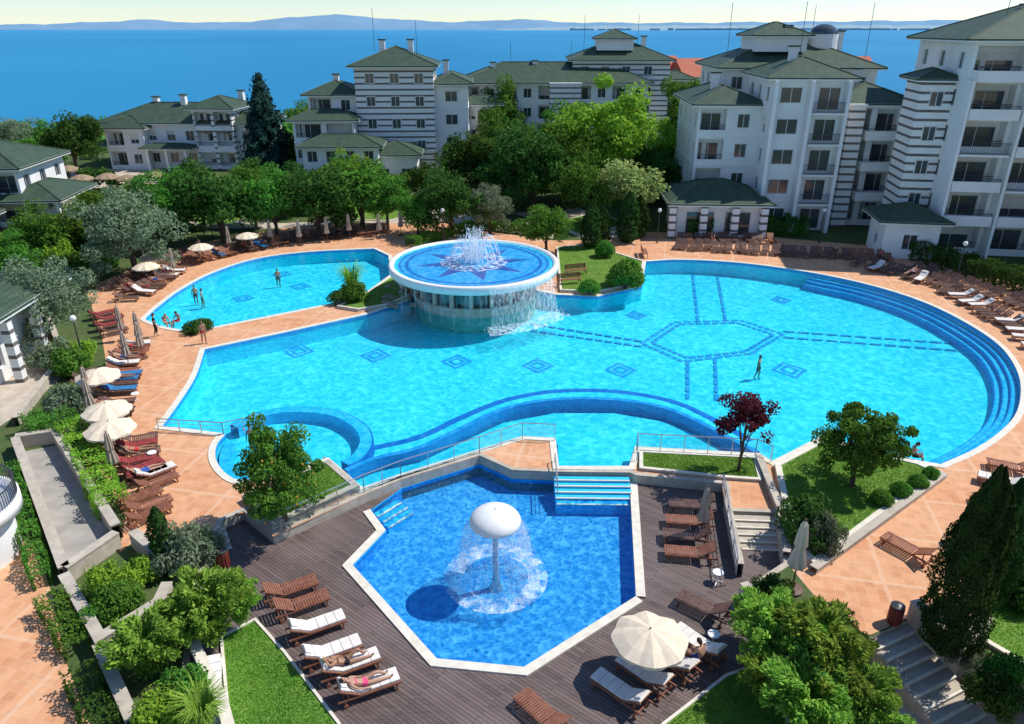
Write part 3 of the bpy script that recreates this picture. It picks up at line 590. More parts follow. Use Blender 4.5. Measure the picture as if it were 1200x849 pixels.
# ---------------- buildings
class Bld:
    def __init__(s,name,x,y,rot=0): s.e=empty(name,(x,y,0),math.radians(rot)); s.p={}
    def g(s,k):
        if k not in s.p: s.p[k]=MB()
        return s.p[k]
    def wall(s,ox,oy,ang,width,z0,z1,ops,part):
        U=Vector((math.cos(ang),math.sin(ang),0)); Nn=Vector((U.y,-U.x,0)); O=Vector((ox,oy,0)); g=s.g(part)
        pt=lambda u,z,d=0: O+U*u+Vector((0,0,z))-Nn*d
        us=sorted({0,width}|{a for o in ops for a in o[:2]}); zs=sorted({z0,z1}|{a for o in ops for a in o[2:4]})
        for i in range(len(us)-1):
            for j in range(len(zs)-1):
                cu=(us[i]+us[i+1])/2; cz=(zs[j]+zs[j+1])/2
                if any(o[0]<cu<o[1] and o[2]<cz<o[3] for o in ops): continue
                g.add([pt(us[i],zs[j]),pt(us[i+1],zs[j]),pt(us[i+1],zs[j+1]),pt(us[i],zs[j+1])],[(0,1,2,3)])
        for (a,b,c,d,k) in ops:
            dep=.2 if k=='w' else 1.4
            A=[pt(a,c),pt(b,c),pt(b,d),pt(a,d)]; Bq=[pt(a,c,dep),pt(b,c,dep),pt(b,d,dep),pt(a,d,dep)]
            gw=s.g('walls'); gw.add(A+Bq,[(0,1,5,4),(1,2,6,5),(2,3,7,6),(3,0,4,7)])
            if k=='w': s.glazing(pt,a,b,c,d,dep)
            else:
                gw.add(Bq,[(0,1,2,3)]); s.glazing(pt,a+.3,b-.3,c+.02,c+2.15,dep-.04)
                r=s.g('balcony_railings'); T=lambda u0,u1,za,zb,d0,d1:[pt(u0,za,d0),pt(u1,za,d0),pt(u1,zb,d0),pt(u0,zb,d0),pt(u0,za,d1),pt(u1,za,d1),pt(u1,zb,d1),pt(u0,zb,d1)]
                F6=[(0,1,2,3),(5,4,7,6),(4,0,3,7),(1,5,6,2),(3,2,6,7),(4,5,1,0)]
                gw.add(T(a,b,c,c+.5,.03,.13),F6); r.add(T(a,b,c+.98,c+1.04,.05,.1),F6)
                for q in range(int((b-a)/.16)): r.add(T(a+.08+q*.16,a+.1+q*.16,c+.5,c+.98,.06,.08),F6)
                if random.random()<.5:
                    cc=a+.4+random.random()*.5; s.g('curtains').add([pt(cc,c+.1,dep-.06),pt(cc+.5,c+.1,dep-.06),pt(cc+.5,c+2.1,dep-.06),pt(cc,c+2.1,dep-.06)],[(0,1,2,3)])
    def glazing(s,pt,a,b,c,d,dep):
        s.g('windows').add([pt(a,c,dep),pt(b,c,dep),pt(b,d,dep),pt(a,d,dep)],[(0,1,2,3)])
        f=s.g('window_frames'); t=.06
        n=2 if b-a>1 else 1
        if random.random()<.3:
            q=dep-.01; hh=c+(d-c)*random.uniform(.3,.7); s.g('curtains').add([pt(a+.05,hh,q),pt(b-.05,hh,q),pt(b-.05,d-.05,q),pt(a+.05,d-.05,q)],[(0,1,2,3)])
        bars=[(a,b,c,c+t),(a,b,d-t,d),(a,a+t,c+t,d-t),(b-t,b,c+t,d-t)]+[((a+(b-a)*i/n)-t/2,(a+(b-a)*i/n)+t/2,c+t,d-t) for i in range(1,n)]
        for (u0,u1,za,zb) in bars:
            q=dep-.05; f.add([pt(u0,za,q),pt(u1,za,q),pt(u1,zb,q),pt(u0,zb,q),pt(u0,za,dep),pt(u1,za,dep),pt(u1,zb,dep),pt(u0,zb,dep)],[(0,1,2,3),(4,0,3,7),(1,5,6,2),(3,2,6,7),(4,5,1,0)])
    def block(s,x0,x1,y0,y1,nf,fh,front='w',side='w',stripe=False,roof=True,bay=2.9,z0=0,over=.8,pitch=.38,band=True,h=None):
        part='striped_walls' if stripe else 'walls'; H=z0+nf*fh if h is None else h
        def ops(wd,kind):
            o=[]
            if kind=='n': return o
            n=max(1,int(wd//bay)); b=wd/n
            for f in range(nf):
                z=z0+f*fh
                for i in range(n):
                    k=kind
                    if kind=='m': k='l' if i%2==0 else 'w'
                    c=b*(i+.5)
                    if k=='w':
                        ww=min(.65,b*.3); o.append((c-ww,c+ww,z+.85,z+min(2.3,fh-.35),'w'))
                    else:
                        ww=b*.42; o.append((c-ww,c+ww,z+.14,z+fh-.3,'l'))
            return o
        W=x1-x0;D=y1-y0
        s.wall(x0,y0,0,W,z0,H,ops(W,front),part); s.wall(x1,y0,math.pi/2,D,z0,H,ops(D,side),part)
        s.wall(x1,y1,math.pi,W,z0,H,ops(W,'w'),part); s.wall(x0,y1,-math.pi/2,D,z0,H,ops(D,side),part)
        if band and not stripe:
            for f in range(1,nf):
                z=z0+f*fh; ribbon(s.g('walls'),[Vector((x0,y0,0)),Vector((x1,y0,0)),Vector((x1,y1,0)),Vector((x0,y1,0))],.0,.06,z-.1,z+.08)
        if roof: s.hip(x0,x1,y0,y1,H,over,pitch)
        else: s.g('walls').box(x0-.1,x1+.1,y0-.1,y1+.1,H,H+.25)
    def hip(s,x0,x1,y0,y1,z,over=.8,pitch=.38):
        a,b,c,d=x0-over,x1+over,y0-over,y1+over; s.g('fascia').box(a+.03,b-.03,c+.03,d-.03,z-.02,z+.26); zz=z+.24
        W=b-a;D=d-c; hs=min(W,D)/2; hz=zz+hs*pitch+.03; g=s.g('roof')
        if W>=D: r1=(a+hs,(c+d)/2,hz); r2=(b-hs,(c+d)/2,hz); fs=[(0,1,5,4),(1,2,5),(2,3,4,5),(3,0,4)]
        else: r1=((a+b)/2,c+hs,hz); r2=((a+b)/2,d-hs,hz); fs=[(0,1,4),(1,2,5,4),(2,3,5),(3,0,4,5)]
        E=[(a,c,zz),(b,c,zz),(b,d,zz),(a,d,zz)]
        g.add(E+[r1,r2]+[(p[0],p[1],z+.1) for p in E],fs+[(0,6,7,1),(1,7,8,2),(2,8,9,3),(3,9,6,0),(6,9,8,7)])
        R=s.g('roof_ridges'); R.tube([r1,r2],.12,5)
        cor=[(E[0],r1),(E[3],r1),(E[1],r2),(E[2],r2)] if W>=D else [(E[0],r1),(E[1],r1),(E[2],r2),(E[3],r2)]
        for p,q in cor: R.tube([p,q],.1,5)
    def balcony(s,x0,x1,y,z,dep=1.6,white=True):
        w=s.g('walls'); w.box(x0,x1,y-dep,y-.003,z-.18,z); r=s.g('balcony_railings')
        if white:
            w.box(x0,x1,y-dep,y-dep+.12,z,z+.75); w.box(x0,x0+.12,y-dep+.12,y-.004,z,z+.75); w.box(x1-.12,x1,y-dep+.12,y-.004,z,z+.75)
            r.box(x0,x1,y-dep+.03,y-dep+.08,z+.98,z+1.03)
            for q in range(int((x1-x0)/1.0)+1): r.box(x0+.03+q*1.0,x0+.07+q*1.0,y-dep+.03,y-dep+.08,z+.75,z+.98)
        else:
            r.box(x0,x1,y-dep+.02,y-dep+.07,z+.98,z+1.03); r.box(x0,x1,y-dep+.02,y-dep+.07,z+.1,z+.14)
            for q in range(int((x1-x0)/.15)): r.box(x0+.05+q*.15,x0+.075+q*.15,y-dep+.03,y-dep+.06,z,z+.98)
    def chimney(s,x,y,z,h=1.4): s.g('chimneys').box(x-.4,x+.4,y-.4,y+.4,z-1,z+h); s.g('roof_ridges').box(x-.55,x+.55,y-.55,y+.55,z+h,z+h+.15)
    def mast(s,x,y,z,h): s.g('antennas').tube([(x,y,z-1),(x,y,z+h)],.03,4)
    def flatwin(s,x0,x1,y,z0,z1):
        s.g('window_frames').box(x0-.1,x1+.1,y-.05,y+.01,z0-.1,z1+.1); s.g('windows').box(x0,x1,y-.07,y-.04,z0,z1); s.g('window_frames').box((x0+x1)/2-.03,(x0+x1)/2+.03,y-.1,y-.072,z0,z1)
    def done(s):
        mm=dict(walls=M['wall'],striped_walls=M['strip'],windows=M['win'],window_frames=M['frame'],roof=M['roof'],fascia=M['white'],roof_ridges=M['roof'],balcony_railings=M['dark'],chimneys=M['wall'],antennas=M['dark'],columns=M['wall'],awning=M['canvas'],dome=M['win'],steps=M['stone'],curtains=M['cush'])
        for k,mb in s.p.items(): mb.obj(k,[mm[k]],s.e)
b=Bld('hotel_villa',-51,118,-4)
b.block(-12,12,0,11,2,3.3,'w','w',bay=2.7); b.block(3.0,9,-1.2,6,3,2.95,'l','w',stripe=True,bay=3); b.block(-11,-5,-1.6,4,2,3.0,'m','w')
b.hip(-5,2.5,-3,-.2,3.2,.3,.3)
for x in (-4.5,-1.5,1.5): b.g('columns').box(x,x+.35,-2.8,-2.45,0,3.2)
b.hip(-16,-12.2,2,9,2.8,.3,.3); b.chimney(-6,6,8.6); b.chimney(8,6,9.6); b.chimney(-1,5,9); b.done()
b=Bld('hotel_tower_building',-16.4,110,3)
b.block(-5.5,5.4,0,11,5,3.0,'n','n',stripe=True)
for f in range(5):
    for x in (-3.4,0,3.4): b.flatwin(x-.55,x+.55,0,f*3+1.0,f*3+2.2)
b.block(5.4,10.2,1.5,13,4,3.15,'n','w'); b.block(-12.5,-5.5,1.5,10,4,2.8,'m','m'); b.block(-14,-5.6,-3,1.45,3,2.75,'l','w',bay=2.9); b.block(-12,-2,-8,-3.05,2,2.7,'w','w',bay=2.5)
for f in range(4): b.flatwin(7,8.6,1.5,f*3.15+1,f*3.15+2.3)
b.block(-3,3,-6,-.05,1,4,'w','w'); b.chimney(-2,6,17); b.chimney(2,7,17); b.chimney(-9,6,12.4); b.chimney(7,8,14.2); b.mast(-3,5,18,4.5); b.mast(3,5,17,4); b.done()
b=Bld('hotel_long_building',-8,126,2)
b.block(0,30,0,13,4,2.95,'m','w',bay=3); b.block(14,19,-1.6,6,4,2.95,'n','n',stripe=True,roof=False); b.chimney(5,5,13.4); b.chimney(12,6,13.6); b.chimney(22,6,13.6); b.chimney(26,7,13.6); b.mast(8,6,14,4); b.mast(18,6,14,4)
b.block(0,6,-4,-.05,3,3,'w','w'); b.done()
b=Bld('hotel_tower_building',17,131,-2)
b.block(-7,9,0,12,5,3.0,'n','n',stripe=True)
for f in range(5):
    for x in (-5,-1.6,1.8,5.4): b.flatwin(x-.6,x+.6,0,f*3+1.0,f*3+2.2)
b.block(9,13,2,11,4,3.0,'l','w'); b.block(-3,3,2,8,1,1.6,'n','n',z0=16.6,over=.5); b.mast(4,5,17,5); b.mast(-5,5,17,5); b.chimney(5,5,17.3); b.done()
b=Bld('hotel_right_building',26.4,80.5,-3)
b.block(-6.5,0,2.5,16,4,3.1,'m','w',bay=3.2); b.block(0,7.6,-1,9,5,3.05,'n','w',bay=3.3)
for f in range(5):
    z=f*3.05
    b.flatwin(.9,2.9,-1,z+.9,z+2.3); b.flatwin(4.7,6.7,-1,z+.25,z+2.3)
    if f: b.balcony(3.9,7.5,-1.0,z,1.3,False)
for x in (.02,3.6,7.2): b.g('walls').box(x-.15,x+.2,-2.35,-1.02,0,15.2)
b.block(7.6,15.5,1.5,13,4,3.15,'l','m',bay=3.6); b.block(8.6,10.2,.4,1.48,4,3.15,'n','n',stripe=True,roof=False)
for f in range(1,4): b.balcony(10.6,15.2,1.5,f*3.15,1.5,True)
b.block(-9,-.5,-4.5,2.3,1,3.4,'n','n',over=1.2)
for x in (-9.6,-6.4,-3.2,-.3): b.g('striped_walls' ).box(x-.35,x+.35,-5.6,-4.9,0,3.38)
b.flatwin(-8,-5.2,-4.5,.3,2.6); b.flatwin(-4,-1.5,-4.5,.3,2.6)
b.block(-2,16,14,28,5,3.1,'w','w',bay=3.2); b.block(2,8,16,24,1,1.6,'n','n',z0=17.4,over=.6)
for x,y,z in ((-4,8,14),(3,4,16.8),(11,7,14.5),(6,18,18.8),(13,20,18.2)): b.chimney(x,y,z)
for x,y in ((4,5),(-3,8),(12,8),(9,18)): b.mast(x,y,18,4.5)
b.g('dome').ell((11,20,19.3),(1.7,1.7,1.2),16,6,0,None,0); b.g('walls').lathe([(1.8,-2),(1.8,0),(0,0.01)],16,(11,20,19.3)); b.done()
b=Bld('hotel_balcony_building',38.4,70.5,-9)
b.block(-.9,2.0,2.2,6.5,5,3.1,'n','n',stripe=True,over=.6)
for f in range(5): b.flatwin(.1,1.1,2.2,f*3.1+1,f*3.1+2.2)
b.block(2.0,30,0,14,6,3.15,'l','w',bay=4.4,over=1.1)
bw=28/6
for f in range(1,6):
    for i in range(6):
        x=2.3+i*bw
        if (i%2==0) or f<3 or (i+f)%4==0: b.balcony(x,x+bw-.5,0,f*3.15+.12,1.5,(i+f)%3!=0)
for i in range(7): b.g('walls').box(1.95+i*bw,2.2+i*bw,-1.6,-.01,0,(18 if i%3 else 15.8))
b.block(8,14,-.9,6,1,2.8,'w','w',z0=16.2); b.block(-3,1.9,-2.5,2.1,1,3.4,'w','w'); b.block(12,22,-6,-1.7,1,4.4,'w','w',over=1)
b.chimney(8,6,20.5); b.chimney(13,7,21); b.chimney(20,6,21.5)
b.g('chimneys').box(9.5,11.5,4,6,20,22); b.mast(6,5,20,4); b.done()
for (x,y,rt) in ((36,150,10),(46,158,-8),(56,148,5),(66,160,0),(28,162,12),(24,152,0)):
    b=Bld('village_house',x,y,rt); b.block(-5,5,-4,4,4,2.9,'w','w',roof=False)
    zz=11.86; b.g('tiles').add([(-5.6,-4.8,zz),(5.6,-4.8,zz),(5.6,4.8,zz),(-5.6,4.8,zz),(-5.6,0,zz+3),(5.6,0,zz+3)],[(0,1,5,4),(2,3,4,5),(1,2,5),(3,0,4),(0,3,2,1)])
    t=b.p.pop('tiles'); t.obj('roof',[M['redroof']],b.e); b.done()
b=Bld('hotel_villa',-57,80,6); b.block(-14,4,0,11,2,3.1,'l','w',bay=3.2); b.block(-8,1,-2.5,-.05,1,3.4,'w','w',stripe=True,over=1.0); b.hip(1.6,8,-1,8,2.9,.5,.35); b.hip(-8,3,-8,-3.6,2.4,.6,.35); b.chimney(-6,5,8)
for x,y in ((7.8,-1),(7.8,7.6),(4.6,-1)): b.g('columns').box(x-.15,x+.15,y,y+.3,0,2.9)
for x in (-7.8,-4,-.4,2.7): b.g('columns').box(x-.15,x+.15,-8,-7.7,0,2.4)
b.done()
b=Bld('garden_pavilion',-33.5,38,3); b.block(-9,2.2,1.2,9,1,4.3,'w','w',over=1.6)
for yy in (-.2,3,6): b.g('striped_walls').box(3.0,3.5,yy,yy+.5,0,4.3)
b.done()
def roundbalcony(name,c,r,z,a0,a1):
    e=empty(name,c); mb=MB(); mb.lathe([(.01,z-.25),(r,z-.25),(r,z+.35),(r-.15,z+.35),(r-.15,z),(.01,z)],40); mb.lathe([(r*.8,0),(r*.8,z-.25)],30); mb.obj('balcony_slab',[M['wall']],e,True)
    mb=MB(); k=int(2*math.pi*r/.14)
    for i in range(k):
        t=2*math.pi*i/k; mb.box(-.012,.012,-.012,.012,z+.35,z+1.0,0,Matrix.Translation(((r-.08)*math.cos(t),(r-.08)*math.sin(t),0)))
    mb.tube([((r-.08)*math.cos(t*.157),(r-.08)*math.sin(t*.157),z+1.03) for t in range(41)],.03,6); mb.obj('railing',[M['dark']],e)
roundbalcony('round_balcony',(-22.4,24.6,0),2.3,2.2,0,6)
roundbalcony('round_balcony',(18.7,17.0,0),2.4,2.6,0,6)
def ridge(name,prof,y,mat,dep=1500):
    mb=MB(); vs=[];fs=[]; us=[p[0] for p in prof]; U=np.linspace(us[0],us[-1],200); V=np.interp(U,us,[p[1] for p in prof])
    for i,(u,v) in enumerate(zip(U,V)):
        x=(u-600)/F*(y*math.cos(TH)+20*math.sin(TH)); zt=max(-11,ztop(y,v+.6*math.sin(i*.9)+.4*math.sin(i*2.3)))
        vs+=[(x,y-dep*.5,-13),(x,y,zt),(x,y+dep,-13)]
        if i: k=3*i; fs+=[(k-3,k,k+1,k-2),(k-2,k+1,k+2,k-1)]
    mb.add(vs,fs); mb.obj(name,[mat],None,True)
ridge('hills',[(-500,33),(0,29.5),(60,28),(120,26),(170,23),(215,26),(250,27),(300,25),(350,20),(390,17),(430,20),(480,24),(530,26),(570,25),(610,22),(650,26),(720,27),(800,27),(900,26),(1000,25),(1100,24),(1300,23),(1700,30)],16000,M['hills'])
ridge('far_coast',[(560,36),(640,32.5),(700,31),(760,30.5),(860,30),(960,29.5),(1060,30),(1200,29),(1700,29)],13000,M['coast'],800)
mb=MB()
for i in range(200):
    y=12250+i*1.3; u=random.choice([random.gauss(870,60),random.gauss(980,40),random.uniform(650,1100)]); x=(u-600)/F*(y*math.cos(TH)+8); hh=random.uniform(15,45); ww=random.uniform(25,70); mb.box(x-ww,x+ww,y,y+.9,-12,hh*.4)
mb.obj('distant_town',[simple('hazy_buildings',(.42,.50,.54),(.36,.42,.46),.01,.9,0)])  # pale wall colour has the distance haze mixed in

# ---------------- disc fountain pavilion
dc=Vector((-3.05,57.3,0)); R=6.75
e=empty('round_fountain_pavilion',dc)
mb=MB(); mb.lathe([(5.0,2.3),(R-.3,2.3),(R,2.42),(R+.03,2.95),(R-.05,3.02),(R-.35,3.02),(R-.4,2.86),(.02,2.86)],72); mb.obj('roof_basin_rim',[M['white']],e,True)
circ=lambda r,n=72:[Vector((math.cos(t*2*math.pi/n)*r,math.sin(t*2*math.pi/n)*r,0)) for t in range(n)]
sheet('basin_floor',[circ(R-.42)],2.865,M['floorF'],e)
mb=MB(); st_=[]
for i in range(16):
    r=4.7 if i%2==0 else 2.0; st_.append(Vector((r*math.cos(i*math.pi/8+.2),r*math.sin(i*math.pi/8+.2),0)))
sheetmb(mb,[st_],2.869); mb.obj('star_mosaic',[simple('star_mosaic_blue',(.07,.09,.36),(.11,.12,.44),6,.4)],e)
sheet('inner_star_mosaic',[[p*.55 for p in st_]],2.873,M['floorF'],e)
mb=MB(); ribbon(mb,circ(5.35),-.13,.13,2.869,2.869); ribbon(mb,circ(5.9),-.06,.06,2.869,2.869); mb.obj('ring_mosaic',[M['navy']],e)
mb=MB(); ribbon(mb,circ(6.1),-.02,.2,2.8695,2.8695); mb.obj('outer_ring_mosaic',[M['floorM']],e)
sheet('basin_water',[circ(R-.4)],2.95,M['water'],e)
mb=MB(); mb.lathe([(4.9,-1.3),(4.9,.55),(5.05,.55),(5.05,.7),(4.7,.7)],48); mb.lathe([(4.9,2.0),(4.9,2.3)],48)
for i in range(20):
    t=i*math.pi/10; mb.box(4.65,4.95,-.14,.14,.7,2.05,0,Matrix.Rotation(t,4,'Z'))
mb.obj('bar_wall',[M['stone']],e)
mb=MB(); mb.lathe([(4.5,.7),(4.5,2.3)],48); mb.obj('bar_glazing',[M['win']],e)
mb=MB(); mb.lathe([(6.5,-.04),(6.55,2.42)],72)
mb.obj('water_veil',[m_spray('thin_falling_water',.28,(2.5,2.5,.25),.48,.75)],e)
mb=MB()
a0,a1=math.radians(-78),math.radians(-30); n=14; vs=[];fs=[]
for i in range(n+1):
    t=a0+(a1-a0)*i/n
    for (r,z) in ((R+.03,2.98),(R+.35,2.6),(R+.6,1.7),(R+.75,.6),(R+.85,-.04)): vs.append((r*math.cos(t),r*math.sin(t),z))
for i in range(n):
    for j in range(4): k=i*5+j; fs.append((k,k+5,k+6,k+1))
mb.add(vs,fs); mb.obj('waterfall',[M['spray']],e,True)
mb=MB(); ribbon(mb,[Vector((math.cos(t)*(R+.9),math.sin(t)*(R+.9),0)) for t in np.linspace(math.radians(-80),math.radians(-28),16)],-.8,.9,-.042,-.042,0,False); mb.obj('splash_foam',[M['foam']],e)
def drop(mb,p,q,s=1.5):
    x,y,z=p; mb.add([(x-q,y,z),(x+q,y,z),(x,y-q,z),(x,y+q,z),(x,y,z-q*s),(x,y,z+q*s)],[(0,2,5),(2,1,5),(1,3,5),(3,0,5),(2,0,4),(1,2,4),(3,1,4),(0,3,4)])
def jets(mb,c,n,r0,hmin,hmax,spread,dr=60):
    for i in range(n):
        a=6.283*i/n+random.uniform(-.1,.1); h=random.uniform(hmin,hmax); s=spread*random.uniform(.6,1.2); pts=[]
        for k in range(9):
            t=k/8*1.9; pts.append((c[0]+math.cos(a)*(r0+s*t),c[1]+math.sin(a)*(r0+s*t),c[2]+max(0,h*(2*t-t*t))))
        mb.tube(pts,[.018]*3+[.022]*6,4)
        for k in range(dr):
            t=random.random()*1.95; j=.05+.10*t; drop(mb,(c[0]+math.cos(a)*(r0+s*t)+random.gauss(0,j),c[1]+math.sin(a)*(r0+s*t)+random.gauss(0,j),c[2]+max(.02,h*(2*t-t*t)+random.gauss(0,j))),random.uniform(.012,.035))
mb=MB(); jets(mb,(0,0,2.95),26,.5,1.2,2.1,.9,40); jets(mb,(0,0,2.95),12,.2,2.0,2.9,.35,40)
for k in range(16):
    t=a0+(a1-a0)*random.random()
    for j in range(40): rr=R+.9+abs(random.gauss(0,.35)); tt=t+random.gauss(0,.04); drop(mb,(rr*math.cos(tt),rr*math.sin(tt),abs(random.gauss(0,.3))),random.uniform(.015,.03))
mb.obj('water_jets',[M['drop']],e)
mb=MB(); ribbon(mb,circ(1.9,30),-.8,.8,2.955,2.955); mb.obj('jet_foam',[M['foam']],e)

# ---------------- mushroom fountain
WL=DZ-.08; mp=site(581,676,WL); mz=ztop(mp.y,598)
e=empty('mushroom_fountain',(mp.x,mp.y,0)); mb=MB()
mb.lathe([(.3,DZ-.7),(.16,DZ-.3),(.13,WL+.2),(.12,mz-.7),(.2,mz-.62)],20); mb.obj('stem',[M['steel']],e,True)
mb=MB(); prof=[(.02,mz-.62),(.5,mz-.66),(.9,mz-.68),(1.0,mz-.62)]+[(1.03*math.cos(t),mz-.55+.6*math.sin(t)) for t in np.linspace(0,1.54,12)]; mb.lathe(prof,40); mb.obj('cap',[M['white']],e,True)
mb=MB(); H=mz-.62-WL; mb.lathe([(.99+.62*math.sqrt(t),mz-.62-H*t) for t in np.linspace(0,1,14)],72); mb.obj('water_curtain',[M['curtain']],e,True)
mb=MB()
for i in range(2600):
    a=random.uniform(0,6.283); t=random.random(); r=.99+.62*math.sqrt(t)+random.gauss(0,.03+.1*t); drop(mb,(r*math.cos(a),r*math.sin(a),mz-.62-H*t),random.uniform(.006,.014),3)
for i in range(1500):
    a=random.uniform(0,6.283); r=1.65+abs(random.gauss(0,.22)); drop(mb,(r*math.cos(a),r*math.sin(a),WL+abs(random.gauss(0,.12))),random.uniform(.008,.02),1)
mb.obj('droplets',[M['drop']],e)
mb=MB(); ribbon(mb,circ(1.68,40),-.35,.45,WL+.006,WL+.006); mb.obj('foam_ring',[M['foam']],e)

# ---------------- stairs
def stairs(name,a,b,dirv,n,rise,run,ztop_,mats,zbot=None,nose=True):
    d=Vector((dirv[0],dirv[1],0)).normalized(); a=Vector((a[0],a[1],0)); b=Vector((b[0],b[1],0)); mb=MB(); zb=ztop_-rise*(n+1) if zbot is None else zbot
    for i in range(n):
        z=ztop_-rise*(i+1); p=[a+d*run*i,b+d*run*i,b+d*run*(i+1),a+d*run*(i+1)]
        prism(mb,p,zb,z,0)
        q=[a+d*(run*(i+1)-.07),b+d*(run*(i+1)-.07),b+d*(run*(i+1)+.012),a+d*(run*(i+1)+.012)]
        if nose: prism(mb,q,z-.04,z+.006,1)
    return mb.obj(name,mats)
stairs('cascade_steps',site(649,556,0),site(737,557,0),(0.02,-1),5,.115,.34,.0,[M['tread'],M['coping']],DZ-.7)
stairs('pool_entry_steps',site(437,600,DZ),site(466,583,DZ),(1,-.9),3,.14,.36,DZ+.03,[M['tread'],M['coping']],DZ-.7)
stairs('garden_steps',site(853,602,0),site(907,604,0),(.07,-1),5,.088,.40,0.03,[M['stone'],M['coping']],DZ)
stairs('garden_steps',site(240,620,0),site(262,612,0),(.6,-1),4,.1,.36,0.0,[M['stone'],M['coping']],DZ-.01)
a=site(1018,748,0);c=site(1066,726,0); dd=Vector((c.y-a.y,-(c.x-a.x),0))
stairs('garden_steps',a,c,(dd.x,dd.y),9,.165,.42,0,[M['stone'],M['coping']],-1.55)
def lowwall(name,px,t,h,z=0,mat='stone'):
    L=S(px,z); mb=MB(); ribbon(mb,L,-t/2,t/2,z-.3,z+h,0,False); ribbon(mb,L,-t/2-.03,t/2+.03,z+h,z+h+.06,1,False); return mb.obj(name,[M[mat],M['stone'] if mat=='stone' else M['coping']])
lowwall('stair_wall',[(850,598),(866,676)],.22,.6,DZ); lowwall('stair_wall',[(888,540),(914,603),(921,655)],.28,.3)
lowwall('garden_wall',[(22,525),(68,518),(140,632)],.35,.7); lowwall('garden_wall',[(22,527),(80,682)],.35,.7); lowwall('garden_wall',[(80,682),(140,640)],.35,.7)
lowwall('garden_wall',[(160,640),(192,668),(262,640)],.35,.75); lowwall('garden_wall',[(80,690),(122,765),(190,722),(200,700)],.35,.7)
lowwall('garden_wall',[(120,770),(160,860)],.35,.6); lowwall('garden_wall',[(228,762),(262,830),(275,880)],.3,.4,0,'wall'); lowwall('garden_wall',[(952,672),(1105,560)],.3,.25)
lowwall('garden_wall',[(1066,724),(1120,775),(1150,742)],.35,.8); lowwall('garden_wall',[(870,692),(905,728),(930,790)],.3,.35)
lowwall('garden_wall',[(0,255),(60,250),(105,240)],.4,1.2); lowwall('garden_wall',[(60,380),(75,425),(20,500)],.3,.5)
stairs('white_garden_steps',site(232,770,0),site(258,765,0),(.35,-1),8,.055,.35,.02,[M['white'],M['wall']],-.5)
for k in range(14):
    u=random.uniform(452,488); v=random.uniform(338,362); mb=MB(); r=random.uniform(.25,.55); mb.ell((0,0,.1),(r,r*.8,r*.7),9,6,0,None,-1,.16); mb.obj('garden_rock',[M['rock']],None,False,site(u,v,0),random.random()*6)

def railing(name,px,z=0,h=1.0,glass=False,step=1.3):
    L=S(px,z); e=empty(name,(0,0,0)); mb=MB(); g=MB()
    for a,b in zip(L[:-1],L[1:]):
        n=max(1,round((b-a).length/step))
        for i in range(n+1):
            p=a.lerp(b,i/n); mb.tube([p,p+Vector((0,0,h))],.025,6)
            if i<n and glass: q=a.lerp(b,(i+.96)/n); r=a.lerp(b,(i+.04)/n); g.add([r+Vector((0,0,.1)),q+Vector((0,0,.1)),q+Vector((0,0,h-.12)),r+Vector((0,0,h-.12))],[(0,1,2,3)])
        mb.tube([a+Vector((0,0,h)),b+Vector((0,0,h))],.028,6)
        if not glass:
            for k in (.35,.68): mb.tube([a+Vector((0,0,h*k)),b+Vector((0,0,h*k))],.015,5)
    mb.obj('posts_and_rail',[M['steel']],e)
    if glass: g.obj('glass_panels',[M['glass']],e)
railing('glass_railing',[(330,622),(427,577),(470,560),(562,531),(612,514),(650,516)],.06,.95,True)
railing('glass_railing',[(746,540),(746,527),(885,534),(903,542)],.06,.95,True)
railing('handrail',[(186,504),(262,509),(310,499)],.05,.7); railing('handrail',[(846,572),(862,672)],DZ+.5,.8); railing('handrail',[(650,548),(653,580)],-.3,.8); railing('handrail',[(500,349),(652,343)],.05,.8)

# ---------------- loungers
def lounger_mesh(name,wood,cushion=None,back=32):
    mb=MB(); Lf=-1.0; hg=.28; he=.98; bl=.72; ba=math.radians(back)
    for x in (-.33,.29): mb.box(x,x+.04,Lf,he,.27,.34)
    for x in (-.33,.27):
        for y in (-.85,.75): mb.box(x+.005,x+.055,y-.03,y+.03,0,.27)
    mb.box(-.29,.29,-.88,-.84,.1,.14); mb.box(-.29,.29,.74,.78,.1,.14)
    y=Lf
    while y<hg-.06: mb.box(-.29,.29,y,y+.065,.345,.365); y+=.09
    T=Matrix.Translation((0,hg,.355))@Matrix.Rotation(ba,4,'X'); y=.02
    while y<bl-.04: mb.box(-.29,.29,y,y+.065,0,.02,0,T); y+=.09
    for x in (-.33,.29): mb.box(x,x+.04,0,bl,-.03,.015,0,T)
    mb.box(-.28,-.25,hg+.36,hg+.40,.3,.355+.38*math.sin(ba)); mb.box(.25,.28,hg+.36,hg+.40,.3,.355+.38*math.sin(ba))
    for x in (-.36,.33): mb.tube([(x,.75,.08),(x+.03,.75,.08)],.08,10)
    mats=[wood]
    if cushion:
        mats.append(cushion)
        for k in range(4): mb.box(-.28,.28,Lf+.02+k*.315,Lf+.32+k*.315,.367,.425,1)
        for k in range(2): mb.box(-.28,.28,.03+k*.34,.355+k*.34,.022,.08,1,T)
        mb.box(-.2,.2,.50,.70,.082,.14,1,T)
    return mb.mesh(name,mats)
LM=dict(w=lounger_mesh('wood_lounger',M['wood']),d=lounger_mesh('dark_lounger',M['woodd'],None,38),c=lounger_mesh('cushioned_lounger',M['wood'],M['cush']),r=lounger_mesh('towel_lounger',M['woodd'],M['towel'],25),b=lounger_mesh('blue_towel_lounger',M['woodd'],M['towelb'],25),f=lounger_mesh('flat_lounger',M['wood'],None,8))
